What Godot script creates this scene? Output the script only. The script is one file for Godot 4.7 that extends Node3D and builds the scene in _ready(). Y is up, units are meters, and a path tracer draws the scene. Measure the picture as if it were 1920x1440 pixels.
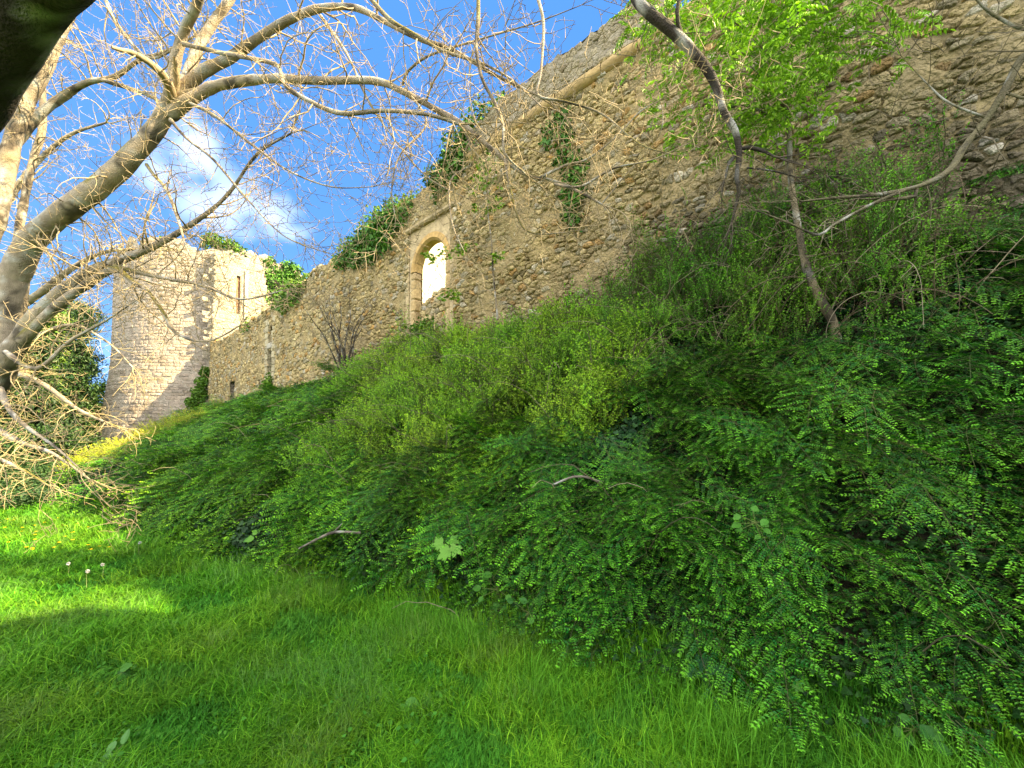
extends Node3D

const EYE := Vector3(0, 1.6, 0)
const WALL_X := 6.0
var rng := RandomNumberGenerator.new()
var taken := {}
var M := {}
var nz := FastNoiseLite.new()
var nf := FastNoiseLite.new()

# ---------------------------------------------------------------- helpers
class MB:
	var v := PackedVector3Array()
	var n := PackedVector3Array()
	var c := PackedColorArray()
	var i := PackedInt32Array()
	func flat(a: Vector3, b: Vector3, d: Vector3, col: Color) -> void:
		var nn := (d - a).cross(b - a).normalized()
		var k := v.size()
		v.append(a); v.append(b); v.append(d)
		n.append(nn); n.append(nn); n.append(nn)
		c.append(col); c.append(col); c.append(col)
		i.append(k); i.append(k + 1); i.append(k + 2)
	func quad(a: Vector3, b: Vector3, d: Vector3, e: Vector3, col: Color) -> void:
		flat(a, b, d, col); flat(a, d, e, col)
	func put(p: Vector3, col: Color) -> int:
		v.append(p); c.append(col)
		return v.size() - 1
	func tri(a: int, b: int, d: int) -> void:
		i.append(a); i.append(b); i.append(d)
	# tapered tube along points, radii per point, rough bark colours per ring
	func tube(p: PackedVector3Array, r: PackedFloat32Array, sides: int, cols: PackedColorArray) -> void:
		var m := p.size()
		if m < 2:
			return
		var t := (p[1] - p[0]).normalized()
		var s := t.cross(Vector3.UP if absf(t.y) < 0.9 else Vector3.RIGHT).normalized()
		var k0 := v.size()
		for k in m:
			var t2 := (p[mini(k + 1, m - 1)] - p[maxi(k - 1, 0)]).normalized()
			s = (s - t2 * s.dot(t2)).normalized()
			var b := t2.cross(s)
			for j in sides:
				var a := TAU * j / sides
				var d := s * cos(a) + b * sin(a)
				v.append(p[k] + d * r[k]); n.append(d); c.append(cols[k])
		for k in m - 1:
			var o := k0 + k * sides
			for j in sides:
				var j2 := (j + 1) % sides
				i.append(o + j); i.append(o + sides + j); i.append(o + sides + j2)
				i.append(o + j); i.append(o + sides + j2); i.append(o + j2)
	func mesh(smooth := false) -> ArrayMesh:
		var ar := []
		ar.resize(Mesh.ARRAY_MAX)
		ar[Mesh.ARRAY_VERTEX] = v
		ar[Mesh.ARRAY_COLOR] = c
		ar[Mesh.ARRAY_INDEX] = i
		if smooth:
			var st := SurfaceTool.new()
			st.create_from_arrays(ar)
			st.generate_normals()
			return st.commit()
		ar[Mesh.ARRAY_NORMAL] = n
		var am := ArrayMesh.new()
		am.add_surface_from_arrays(Mesh.PRIMITIVE_TRIANGLES, ar)
		return am

func numbered(called: String) -> String:
	taken[called] = taken.get(called, -1) + 1
	return called if taken[called] == 0 else "%s_%03d" % [called, taken[called]]

func metas(o: Node, label: String, category: String, group := "", kind := "") -> void:
	if label: o.set_meta("label", label)
	if category: o.set_meta("category", category)
	if group: o.set_meta("group", group)
	if kind: o.set_meta("kind", kind)

func thing(called: String, label: String, category: String, at := Vector3.ZERO, group := "") -> Node3D:
	var o := Node3D.new()
	o.name = numbered(called)
	add_child(o)
	o.position = at
	metas(o, label, category, group)
	return o

var part_count := {}
func part(parent: Node, called: String, mesh: Mesh, mat: Material, kind := "") -> MeshInstance3D:
	var o := MeshInstance3D.new()
	var key := str(parent.get_instance_id()) + called
	part_count[key] = part_count.get(key, -1) + 1
	o.name = numbered(called) if parent == self else (called if part_count[key] == 0 else "%s_%03d" % [called, part_count[key]])
	o.mesh = mesh
	o.material_override = mat
	parent.add_child(o, true)
	if parent != self and parent is Node3D and parent.get_parent() == self:
		o.position = -parent.position      # shapes are written in the scene's metres
	if kind: o.set_meta("kind", kind)
	return o

# a part that has pieces of its own
func part_group(parent: Node3D, called: String) -> Node3D:
	var o := Node3D.new()
	o.name = called
	parent.add_child(o, true)
	o.position = -parent.position
	return o

# copies of one mesh: rows of 16 numbers (3x4 transform, colour)
class Scatter:
	var buf := PackedFloat32Array()
	var count := 0
	func add(x: Vector3, y: Vector3, z: Vector3, o: Vector3, col: Color) -> void:
		buf.append_array(PackedFloat32Array([x.x, y.x, z.x, o.x, x.y, y.y, z.y, o.y, x.z, y.z, z.z, o.z, col.r, col.g, col.b, 1.0]))
		count += 1
	func node(mesh: Mesh, mat: Material) -> MultiMeshInstance3D:
		var mm := MultiMesh.new()
		mm.transform_format = MultiMesh.TRANSFORM_3D
		mm.use_colors = true
		mm.mesh = mesh
		mm.instance_count = count
		mm.buffer = buf
		var o := MultiMeshInstance3D.new()
		o.multimesh = mm
		o.material_override = mat
		return o

func scatter_part(parent: Node, called: String, sc: Scatter, mesh: Mesh, mat: Material, kind := "") -> void:
	if sc.count == 0:
		return
	var o := sc.node(mesh, mat)
	var key := str(parent.get_instance_id()) + called
	part_count[key] = part_count.get(key, -1) + 1
	o.name = numbered(called) if parent == self else (called if part_count[key] == 0 else "%s_%03d" % [called, part_count[key]])
	parent.add_child(o, true)
	if parent != self:
		o.position = -parent.position
	if kind: o.set_meta("kind", kind)

func rr(a: float, b: float) -> float:
	return rng.randf_range(a, b)

func noise_tex(freq: float, size: int, sd: int, lo: float, hi: float, cellular := false, oct := 5) -> NoiseTexture2D:
	var f := FastNoiseLite.new()
	f.seed = sd
	f.frequency = freq
	f.fractal_octaves = oct
	f.noise_type = FastNoiseLite.TYPE_CELLULAR if cellular else FastNoiseLite.TYPE_SIMPLEX_SMOOTH
	var t := NoiseTexture2D.new()
	t.width = size; t.height = size
	t.seamless = true
	t.noise = f
	var g := Gradient.new()
	g.set_color(0, Color(lo, lo, lo))
	g.set_color(1, Color(hi, hi, hi))
	t.color_ramp = g
	return t

func mat(called: String, rough: float, tex: Texture2D = null, height: Texture2D = null, hs := 1.0, scale := 1.0) -> StandardMaterial3D:
	var m := StandardMaterial3D.new()
	m.resource_name = called
	m.vertex_color_use_as_albedo = true
	m.roughness = rough
	m.metallic_specular = 0.35
	if tex or height:
		m.uv1_triplanar = true
		m.uv1_world_triplanar = true
		m.uv1_scale = Vector3.ONE * scale
	if tex: m.albedo_texture = tex
	if height:
		m.heightmap_enabled = true
		m.heightmap_texture = height
		m.heightmap_scale = hs
	return m

func leaf_mat(called: String, rough: float, spec: float, back: Color) -> StandardMaterial3D:
	var m := StandardMaterial3D.new()
	m.resource_name = called
	m.vertex_color_use_as_albedo = true
	m.roughness = rough
	m.metallic_specular = spec
	m.backlight_enabled = true
	m.backlight = back
	m.cull_mode = BaseMaterial3D.CULL_DISABLED
	return m

func table(x: float, xs: Array, ys: Array) -> float:
	if x <= xs[0]: return ys[0]
	for k in xs.size() - 1:
		if x <= xs[k + 1]:
			return lerpf(ys[k], ys[k + 1], (x - xs[k]) / (xs[k + 1] - xs[k]))
	return ys[-1]

# ---------------------------------------------------------------- lie of the land
const EDGE_S := [-3.0, -0.33, 0.27, 1.63, 3.46, 5.02, 6.59, 10.07, 14.2, 18.2, 26.0, 40.0]
const EDGE_X := [3.32, 2.98, 2.79, 2.56, 2.29, 2.0, 1.47, 0.95, 0.28, 0.0, 0.6, 1.6]
func edge_x(z: float) -> float:
	return table(-z, EDGE_S, EDGE_X)

func ground_y(x: float, z: float) -> float:
	var e := edge_x(z)
	var y := 0.025 * nz.get_noise_2d(x * 0.9, z * 0.9)
	if x > e:
		y += 3.45 * clampf((x - e) / (5.9 - e), 0.0, 1.0)
	if x < -1.6:
		y += 1.6 * smoothstep(-1.6, -5.5, x)
	if z < -15.5:
		y += 1.3 * smoothstep(-15.5, -30.0, z) * (1.0 - smoothstep(-0.5, 1.5, x))
	return y

func canopy_y(x: float, z: float) -> float:
	var e := edge_x(z)
	var s := (x - e) / (6.0 - e)
	return ground_y(x, z) + 0.75 * smoothstep(-0.02, 0.05, s) * (1.0 + 0.35 * nz.get_noise_2d(x * 5.0 + 40.0, z * 5.0))

# height of the top of the curtain wall, s metres along it from the camera
func wall_top(s: float) -> float:
	var y := table(s, [-16.0, -6.8, -6.3, 2.3, 2.6, 4.8, 6.2, 7.0, 8.4, 8.9, 10.0, 13.7, 14.9, 17.0, 20.0, 23.0, 27.0, 29.5], [10.4, 10.4, 7.75, 7.75, 8.45, 8.5, 8.5, 8.3, 7.82, 7.72, 7.66, 7.5, 7.55, 7.3, 7.22, 7.16, 7.12, 7.35])  # first entries, out of view, are made up to shade and light the lawn
	return y + 0.07 * nz.get_noise_2d(s * 9.0, 3.0) + 0.05 * nz.get_noise_2d(s * 31.0, 7.0)
const WALNUT := [
	[[-1.27, -0.36, -9.68, 0.349], [-1.17, 0.34, -9.53, 0.261], [-0.99, 1.11, -9.23, 0.197], [-0.76, 1.87, -8.88, 0.174], [-0.50, 2.49, -8.56, 0.154], [-0.43, 3.18, -8.45, 0.150], [-0.40, 3.71, -8.31, 0.144]],
	[[-0.40, 3.71, -8.31, 0.144], [-0.25, 4.14, -7.98, 0.135], [0.09, 4.45, -7.24, 0.116], [0.40, 4.75, -6.74, 0.107], [0.68, 5.15, -6.28, 0.102], [0.77, 5.36, -6.10, 0.094]],
	[[0.72, 5.27, -6.16, 0.080], [0.79, 5.47, -6.00, 0.069], [0.80, 5.77, -5.82, 0.053], [0.84, 6.02, -5.62, 0.048], [0.90, 6.16, -5.26, 0.043], [0.95, 6.43, -4.90, 0.031], [0.99, 6.75, -4.55, 0.019]],
	[[0.73, 5.27, -6.15, 0.077], [0.92, 5.74, -6.06, 0.071], [1.03, 6.22, -5.99, 0.053], [1.15, 6.53, -5.85, 0.049], [1.28, 6.82, -5.70, 0.045], [1.42, 7.35, -5.51, 0.028]],
	[[0.85, 5.58, -6.07, 0.070], [1.02, 5.78, -5.80, 0.063], [1.23, 5.92, -5.50, 0.055], [1.40, 6.03, -5.16, 0.047], [1.60, 6.15, -4.80, 0.040], [1.80, 6.18, -4.44, 0.036], [2.00, 6.08, -4.08, 0.030], [2.16, 5.85, -3.78, 0.027], [2.36, 5.56, -3.42, 0.024], [2.58, 5.46, -3.20, 0.021], [2.81, 5.13, -2.83, 0.016], [3.01, 4.85, -2.47, 0.009]],
	[[0.80, 5.33, -6.07, 0.080], [0.93, 5.44, -5.85, 0.069], [1.15, 5.58, -5.54, 0.055], [1.50, 5.52, -4.94, 0.044], [1.81, 5.41, -4.46, 0.037], [2.15, 5.33, -3.96, 0.033], [2.30, 5.14, -3.66, 0.031], [2.53, 4.96, -3.42, 0.030], [2.67, 4.72, -3.14, 0.028], [2.84, 4.37, -2.83, 0.023], [2.98, 4.15, -2.61, 0.020], [3.19, 4.02, -2.32, 0.015], [3.36, 3.77, -2.00, 0.008]],
	[[0.83, 5.90, -5.64, 0.023], [1.09, 5.61, -5.08, 0.020], [1.35, 5.34, -4.52, 0.020], [1.40, 5.23, -4.40, 0.018], [1.43, 5.03, -4.31, 0.021], [1.55, 4.80, -4.04, 0.021], [1.74, 4.65, -3.78, 0.020], [1.98, 4.63, -3.44, 0.017], [2.25, 4.60, -3.16, 0.017], [2.48, 4.55, -2.99, 0.014]],
	[[2.30, 5.20, -3.65, 0.015], [2.28, 5.25, -3.53, 0.013], [2.35, 5.31, -3.31, 0.011], [2.49, 5.32, -3.01, 0.009], [2.66, 5.33, -2.68, 0.007], [2.85, 5.35, -2.33, 0.006], [3.02, 5.39, -1.99, 0.003]],
	[[1.85, 5.69, -3.53, 0.018], [1.99, 5.47, -3.39, 0.019], [2.13, 5.35, -3.25, 0.017], [2.33, 5.18, -3.04, 0.015], [2.57, 5.07, -2.79, 0.012], [2.77, 4.91, -2.58, 0.009], [2.88, 4.59, -2.33, 0.006]],
	[[2.21, 5.25, -2.43, 0.015], [2.22, 4.96, -2.44, 0.015], [2.21, 4.74, -2.45, 0.014], [2.25, 4.49, -2.42, 0.014], [2.32, 4.32, -2.36, 0.013], [2.37, 4.13, -2.31, 0.012], [2.39, 3.91, -2.31, 0.010], [2.58, 3.81, -2.26, 0.006]],
	[[2.44, 5.15, -2.05, 0.012], [2.49, 4.90, -2.00, 0.012], [2.50, 4.73, -2.00, 0.011], [2.49, 4.44, -2.02, 0.010], [2.48, 4.28, -2.04, 0.010], [2.63, 4.24, -1.89, 0.009], [2.83, 4.14, -1.68, 0.008], [2.94, 3.84, -1.43, 0.005], [3.11, 3.76, -1.25, 0.003]],
	[[3.03, 4.07, -2.49, 0.015], [3.12, 4.13, -2.24, 0.011], [3.17, 4.12, -2.05, 0.009], [3.24, 4.23, -1.82, 0.007], [3.30, 4.39, -1.60, 0.006], [3.31, 4.40, -1.44, 0.003]],
	[[3.06, 3.96, -2.32, 0.013], [3.14, 3.88, -2.09, 0.011], [3.25, 3.98, -1.83, 0.009], [3.37, 3.98, -1.54, 0.006], [3.48, 4.05, -1.27, 0.003]],
	[[-0.77, 4.39, -9.78, 0.123], [-0.63, 5.08, -9.59, 0.114], [-0.53, 5.94, -9.44, 0.105], [-0.40, 6.56, -9.27, 0.096], [-0.23, 7.02, -9.06, 0.087], [-0.10, 7.56, -8.90, 0.087], [0.02, 8.03, -8.75, 0.086], [0.13, 8.73, -8.60, 0.069], [0.31, 9.32, -8.08, 0.038]],
	[[-0.50, 6.01, -9.55, 0.064], [-0.27, 6.44, -9.28, 0.060], [-0.03, 6.72, -9.02, 0.052], [0.20, 6.83, -8.61, 0.038], [0.46, 6.91, -8.33, 0.032], [0.68, 7.05, -7.94, 0.025], [0.95, 7.11, -7.50, 0.019], [1.23, 7.18, -6.90, 0.010]],
	[[0.33, 6.87, -8.47, 0.030], [0.59, 6.67, -8.06, 0.028], [0.84, 6.43, -7.65, 0.019], [1.12, 5.95, -7.09, 0.011]],
	[[-0.52, 4.16, -10.11, 0.060], [-0.42, 5.37, -10.09, 0.051], [-0.34, 6.04, -9.97, 0.046], [-0.25, 6.58, -9.84, 0.046], [-0.29, 7.54, -9.83, 0.036], [-0.35, 8.38, -9.86, 0.031], [-0.42, 8.99, -9.61, 0.017]],
	[[-0.47, 2.54, -8.38, 0.117], [-0.35, 2.84, -8.16, 0.109], [-0.16, 3.22, -7.87, 0.083], [0.03, 3.45, -7.50, 0.071], [0.25, 3.66, -7.18, 0.060], [0.48, 3.78, -6.86, 0.049], [0.79, 3.94, -6.37, 0.037], [1.10, 4.20, -5.88, 0.026], [1.29, 4.45, -5.59, 0.020], [1.44, 4.77, -5.19, 0.014], [1.62, 4.86, -4.70, 0.009]],
	[[-0.31, 2.86, -8.04, 0.067], [-0.05, 3.22, -7.60, 0.056], [0.21, 3.48, -7.17, 0.048], [0.43, 3.63, -6.77, 0.037], [0.57, 3.44, -6.48, 0.024], [0.67, 3.31, -6.24, 0.020], [0.78, 3.04, -5.99, 0.018], [0.87, 2.78, -5.76, 0.016], [1.08, 2.67, -5.39, 0.011], [1.28, 2.81, -5.03, 0.005]],
	[[0.43, 3.66, -6.77, 0.029], [0.78, 3.50, -6.26, 0.022], [1.09, 3.37, -5.78, 0.019], [1.36, 3.18, -5.36, 0.011], [1.64, 3.24, -4.91, 0.007]],
	[[-0.48, 2.26, -8.25, 0.041], [-0.36, 1.97, -7.70, 0.026], [-0.22, 1.78, -7.42, 0.021], [0.02, 1.54, -7.03, 0.014], [0.20, 1.31, -6.69, 0.007]],
	[[-0.43, 2.70, -8.04, 0.033], [-0.16, 2.47, -7.46, 0.023], [0.09, 2.76, -7.03, 0.018], [0.37, 2.98, -6.58, 0.011], [0.59, 3.18, -6.18, 0.005]],
	[[0.80, 5.23, -6.00, 0.021], [0.91, 4.95, -5.75, 0.015], [1.09, 4.65, -5.42, 0.014], [1.31, 4.19, -5.07, 0.010], [1.55, 3.74, -4.68, 0.007], [1.78, 3.53, -4.30, 0.004]],
	[[0.86, 5.47, -5.93, 0.021], [1.10, 5.21, -5.53, 0.017], [1.36, 4.82, -5.12, 0.014], [1.61, 4.47, -4.73, 0.010], [1.88, 4.24, -4.31, 0.007], [2.13, 4.18, -3.90, 0.004]],
	[[0.65, 4.82, -6.40, 0.022], [0.69, 4.60, -6.14, 0.019], [0.78, 4.36, -5.91, 0.016], [0.86, 3.96, -5.71, 0.014], [0.90, 3.65, -5.53, 0.010], [1.00, 3.30, -5.30, 0.005]],
	[[2.67, 4.70, -3.14, 0.015], [2.67, 4.31, -3.01, 0.010], [2.47, 4.05, -3.09, 0.008], [2.43, 3.60, -3.01, 0.006], [2.51, 3.35, -2.94, 0.004]],
	[[2.32, 5.17, -3.64, 0.013], [2.42, 4.75, -3.41, 0.010], [2.20, 4.37, -3.52, 0.008], [2.10, 4.00, -3.50, 0.006], [2.12, 3.75, -3.48, 0.004]],
	[[1.84, 6.20, -4.54, 0.017], [2.00, 5.70, -4.25, 0.013], [2.12, 5.12, -4.00, 0.012], [2.26, 4.66, -3.73, 0.008], [2.43, 4.22, -3.42, 0.007], [2.63, 3.96, -3.08, 0.004]],
	[[0.24, 7.69, -7.64, 0.026], [0.37, 7.10, -7.39, 0.022], [0.55, 6.63, -7.07, 0.019], [0.71, 6.37, -6.77, 0.015], [0.89, 6.41, -6.43, 0.009]],
	[[2.84, 4.33, -2.75, 0.013], [2.85, 4.02, -2.69, 0.010], [2.92, 3.57, -2.56, 0.008], [3.14, 3.52, -2.26, 0.005]],
	[[3.36, 3.79, -2.00, 0.006], [3.43, 4.02, -1.77, 0.006], [3.62, 4.40, -1.55, 0.004], [3.57, 4.83, -1.58, 0.003]],
]
const SECOND := [
	[[-2.57, -0.21, -15.32, 0.219], [-2.17, 1.07, -14.83, 0.192], [-1.77, 2.34, -14.33, 0.163], [-1.42, 3.59, -13.75, 0.143], [-1.22, 4.61, -13.33, 0.116]],
	[[-1.77, 2.34, -14.33, 0.117], [-1.17, 2.74, -13.38, 0.091], [-0.60, 2.91, -12.46, 0.065], [-0.17, 2.68, -11.72, 0.045], [0.30, 2.18, -10.94, 0.029], [0.75, 1.88, -10.19, 0.013]],
	[[-1.48, 3.17, -13.83, 0.111], [-0.98, 3.85, -12.96, 0.084], [-0.35, 4.30, -11.98, 0.065], [0.17, 4.81, -11.09, 0.045], [0.62, 5.06, -10.45, 0.029], [1.18, 4.97, -9.56, 0.013]],
	[[-1.38, 2.02, -13.79, 0.085], [-0.86, 1.91, -12.93, 0.065], [-0.42, 1.60, -12.19, 0.045], [-0.01, 1.40, -11.46, 0.029], [0.46, 0.93, -10.69, 0.013]],
	[[-1.07, 2.45, -12.25, 0.060], [-0.43, 3.26, -11.23, 0.042], [0.12, 3.58, -10.33, 0.027], [0.54, 3.26, -9.60, 0.015], [0.84, 2.81, -9.16, 0.009]],
	[[-1.14, 0.94, -12.26, 0.058], [-0.76, 1.32, -11.69, 0.041], [-0.37, 1.15, -10.98, 0.023], [-0.05, 0.89, -10.51, 0.012]],
	[[-1.22, 4.61, -13.33, 0.097], [-0.96, 5.64, -13.00, 0.078], [-0.57, 6.68, -12.52, 0.052], [-0.02, 7.44, -11.75, 0.032], [0.52, 7.67, -11.01, 0.016]],
]
const SHADED := [
	[[3.04, 6.01, -1.79, 0.072], [3.14, 5.32, -1.58, 0.047], [3.12, 5.05, -1.46, 0.044], [3.24, 4.91, -1.34, 0.043], [3.36, 4.76, -1.22, 0.039], [3.47, 4.57, -1.11, 0.036], [3.53, 4.42, -1.06, 0.031], [3.57, 4.23, -1.02, 0.028], [3.64, 4.08, -0.96, 0.026], [3.66, 3.89, -0.94, 0.022], [3.65, 3.70, -0.96, 0.017], [3.67, 3.60, -0.95, 0.015], [3.64, 3.36, -1.00, 0.008]],
	[[3.66, 3.94, -0.95, 0.013], [3.70, 3.94, -0.88, 0.017], [3.74, 3.89, -0.79, 0.015], [3.73, 3.81, -0.72, 0.009]],
	[[3.64, 3.88, -0.97, 0.013], [3.61, 3.83, -1.00, 0.013], [3.59, 3.70, -1.03, 0.008]],
	[[3.32, 4.87, -1.26, 0.016], [3.20, 4.94, -1.24, 0.014], [3.25, 5.19, -1.17, 0.010]],
	[[3.71, 3.79, -0.90, 0.007], [3.80, 3.73, -0.73, 0.007], [3.85, 3.65, -0.60, 0.005]],
]
const RIGHT := [
	[[5.02, 1.83, 1.58, 0.073], [4.96, 2.61, 1.55, 0.060], [4.79, 3.22, 1.40, 0.055], [4.72, 3.99, 1.23, 0.049], [4.64, 4.71, 1.03, 0.039]],
	[[4.72, 3.99, 1.23, 0.032], [4.61, 4.29, 0.97, 0.030], [4.62, 4.35, 0.76, 0.027], [4.57, 4.30, 0.64, 0.025], [4.50, 4.09, 0.55, 0.023], [4.49, 3.92, 0.46, 0.021], [4.46, 3.75, 0.34, 0.021], [4.38, 3.58, 0.26, 0.021], [4.27, 3.48, 0.13, 0.019], [4.15, 3.43, -0.00, 0.013], [4.02, 3.40, -0.15, 0.012], [3.84, 3.38, -0.34, 0.011], [3.65, 3.35, -0.54, 0.005]],
	[[4.18, 3.44, 0.03, 0.011], [3.98, 3.33, -0.12, 0.010], [3.79, 3.21, -0.25, 0.010], [3.69, 3.12, -0.37, 0.009], [3.63, 3.06, -0.44, 0.009], [3.49, 3.14, -0.58, 0.007], [3.33, 3.23, -0.75, 0.004]],
	[[4.23, 3.46, 0.08, 0.014], [4.22, 3.39, 0.07, 0.014], [4.13, 3.37, -0.03, 0.012]],
	[[4.61, 4.29, 0.97, 0.020], [4.59, 4.53, 0.82, 0.015], [4.53, 4.46, 0.67, 0.011], [4.42, 4.62, 0.49, 0.009], [4.31, 4.75, 0.39, 0.006]],
	[[4.49, 4.07, 0.53, 0.009], [4.51, 3.92, 0.70, 0.007], [4.47, 3.87, 0.81, 0.003]],
	[[4.49, 3.92, 0.46, 0.008], [4.37, 4.06, 0.27, 0.007], [4.33, 4.24, 0.16, 0.005], [4.26, 4.50, 0.02, 0.003]],
]
const LEANING := [
	[[-0.62, 0.29, -3.35, 0.233], [-0.64, 0.67, -3.33, 0.200], [-0.63, 1.23, -3.27, 0.182], [-0.58, 2.03, -3.02, 0.162], [-0.41, 2.54, -2.59, 0.138], [-0.21, 2.81, -2.14, 0.115], [-0.09, 2.93, -1.86, 0.104], [0.05, 3.07, -1.56, 0.090], [0.36, 4.38, -1.82, 0.090], [1.24, 5.65, -1.98, 0.077], [2.26, 6.05, -1.90, 0.074], [3.04, 6.01, -1.79, 0.072]],
]
const SAPLING := [
	[[5.11, 2.57, -0.49, 0.044], [5.07, 2.78, -0.52, 0.043], [4.97, 3.01, -0.61, 0.039], [4.89, 3.29, -0.69, 0.034], [4.88, 3.73, -0.75, 0.029], [4.88, 4.22, -0.80, 0.026], [4.91, 4.73, -0.81, 0.024], [4.91, 5.36, -0.86, 0.022], [4.90, 6.00, -0.91, 0.020], [4.89, 6.71, -0.95, 0.015]],
	[[4.92, 4.86, -0.79, 0.012], [4.78, 4.98, -0.87, 0.010], [4.61, 5.13, -0.96, 0.008], [4.48, 5.21, -1.03, 0.005]],
	[[4.92, 5.25, -0.84, 0.012], [4.87, 5.64, -0.73, 0.010], [4.84, 5.85, -0.68, 0.008], [4.91, 6.16, -0.52, 0.005]],
	[[4.91, 5.36, -0.86, 0.012], [4.55, 5.64, -1.08, 0.008], [4.22, 5.70, -1.28, 0.006], [3.85, 5.35, -1.54, 0.003]],
	[[4.91, 4.73, -0.81, 0.010], [4.56, 4.91, -1.10, 0.008], [4.21, 4.72, -1.34, 0.007], [4.08, 4.52, -1.49, 0.003]],
	[[4.86, 5.79, -0.88, 0.011], [5.05, 5.64, -0.54, 0.008], [5.14, 5.49, -0.31, 0.006], [5.28, 5.59, -0.15, 0.003]],
	[[4.91, 6.49, -0.94, 0.011], [4.46, 6.27, -1.14, 0.008], [4.08, 5.95, -1.42, 0.006], [3.78, 5.55, -1.61, 0.003]],
]

# ---------------------------------------------------------------- masonry
func clip(poly: PackedVector2Array, m: Vector2, d: Vector2) -> PackedVector2Array:
	var out := PackedVector2Array()
	var k := poly.size()
	for a in k:
		var p := poly[a]
		var q := poly[(a + 1) % k]
		var dp := (p - m).dot(d)
		var dq := (q - m).dot(d)
		if dp <= 0.0: out.append(p)
		if (dp < 0.0 and dq > 0.0) or (dp > 0.0 and dq < 0.0):
			out.append(p + (q - p) * (dp / (dp - dq)))
	return out

# irregular rubble: cells of a jittered lattice in (u, w); flat = how many times wider than high
func rubble_cells(u0: float, u1: float, w0: float, w1: float, cell: float, flatness: float, jit: float) -> Array:
	var nu := int((u1 - u0) / (cell * flatness)) + 1
	var nw := int((w1 - w0) / cell) + 1
	var seeds := []
	for j in nw:
		var row := []
		for k in nu:
			if rng.randf() < 0.2 and jit > 0.4:
				row.append(null)
				continue
			row.append(Vector2(k + 0.5 + (0.5 if j % 2 else 0.0) + rr(-jit, jit), j + 0.5 + rr(-jit, jit) * 0.75))
		seeds.append(row)
	var cells := []
	for j in nw:
		for k in nu:
			if seeds[j][k] == null: continue
			var p: Vector2 = seeds[j][k]
			var poly := PackedVector2Array([p + Vector2(-1.1, -1.1), p + Vector2(1.1, -1.1), p + Vector2(1.1, 1.1), p + Vector2(-1.1, 1.1)])
			for dj in range(-2, 3):
				for dk in range(-2, 3):
					if (dj == 0 and dk == 0) or j + dj < 0 or j + dj >= nw or k + dk < 0 or k + dk >= nu:
						continue
					if seeds[j + dj][k + dk] == null: continue
					var q: Vector2 = seeds[j + dj][k + dk]
					poly = clip(poly, (p + q) * 0.5, q - p)
			if poly.size() < 3:
				continue
			for a in poly.size():
				poly[a] = Vector2(u0 + poly[a].x * cell * flatness, w0 + poly[a].y * cell)
			cells.append(poly)
	return cells

# squared blocks in courses
func course_cells(u0: float, u1: float, w0: float, w1: float, h_lo: float, h_hi: float, l_lo: float, l_hi: float) -> Array:
	var cells := []
	var w := w0
	while w < w1:
		var h := rr(h_lo, h_hi)
		var u := u0 - rr(0, l_hi)
		while u < u1:
			var l := rr(l_lo, l_hi)
			var j := h * 0.07
			cells.append(PackedVector2Array([Vector2(u + rr(-j, j), w + rr(-j, j)), Vector2(u + l + rr(-j, j), w + rr(-j, j)), Vector2(u + l + rr(-j, j), w + h + rr(-j, j)), Vector2(u + rr(-j, j), w + h + rr(-j, j))]))
			u += l
		w += h
	return cells

func stone_into(mb: MB, poly: PackedVector2Array, pos: Callable, gap: float, proud: float, rough: float, round_off: bool, col: Color, turned: bool) -> void:
	var ctr := Vector2.ZERO
	for p in poly: ctr += p
	ctr /= poly.size()
	var pts := PackedVector2Array()
	var k := poly.size()
	for a in k:
		var p := poly[a]
		var q := poly[(a + 1) % k]
		if p.distance_to(q) < 0.004: continue
		if round_off:
			var e := p.distance_to(q) * 0.13
			pts.append(p.lerp(q, rr(0.10, 0.22)))
			pts.append(p.lerp(q, rr(0.4, 0.6)) + Vector2(rr(-e, e), rr(-e, e)))
			pts.append(p.lerp(q, rr(0.8, 0.9)))
		else:
			pts.append(p)
			if p.distance_to(q) > 0.12: pts.append(p.lerp(q, 0.5))
	k = pts.size()
	if k < 3: return
	var rings := [[1.0, -0.045], [0.96, 0.5], [0.80, 0.95], [0.42, 1.05]]
	var tilt := Vector2(rr(-1, 1), rr(-1, 1)) * rough * 2.5
	var ids := []
	for rg in rings:
		var ring := PackedInt32Array()
		for p in pts:
			var d := p - ctr
			var ln := maxf(d.length(), 0.001)
			var f: float = maxf(0.25, (ln - gap) / ln) * float(rg[0])
			var q := ctr + d * f
			var h: float = -0.045 if rg[1] < 0.0 else proud * float(rg[1]) + rr(-rough, rough) * 0.5 + d.dot(tilt) * f
			ring.append(mb.put(pos.call(q.x, q.y, h), col * rr(0.93, 1.06)))
		ids.append(ring)
	var c0 := mb.put(pos.call(ctr.x, ctr.y, proud * 1.05 + rr(-rough, rough) * 0.4), col)
	for r in rings.size() - 1:
		for a in k:
			var b := (a + 1) % k
			if turned:
				mb.tri(ids[r][a], ids[r][b], ids[r + 1][b]); mb.tri(ids[r][a], ids[r + 1][b], ids[r + 1][a])
			else:
				mb.tri(ids[r][a], ids[r + 1][b], ids[r][b]); mb.tri(ids[r][a], ids[r + 1][a], ids[r + 1][b])
	for a in k:
		var b := (a + 1) % k
		if turned: mb.tri(ids[-1][a], ids[-1][b], c0)
		else: mb.tri(ids[-1][a], c0, ids[-1][b])

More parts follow.
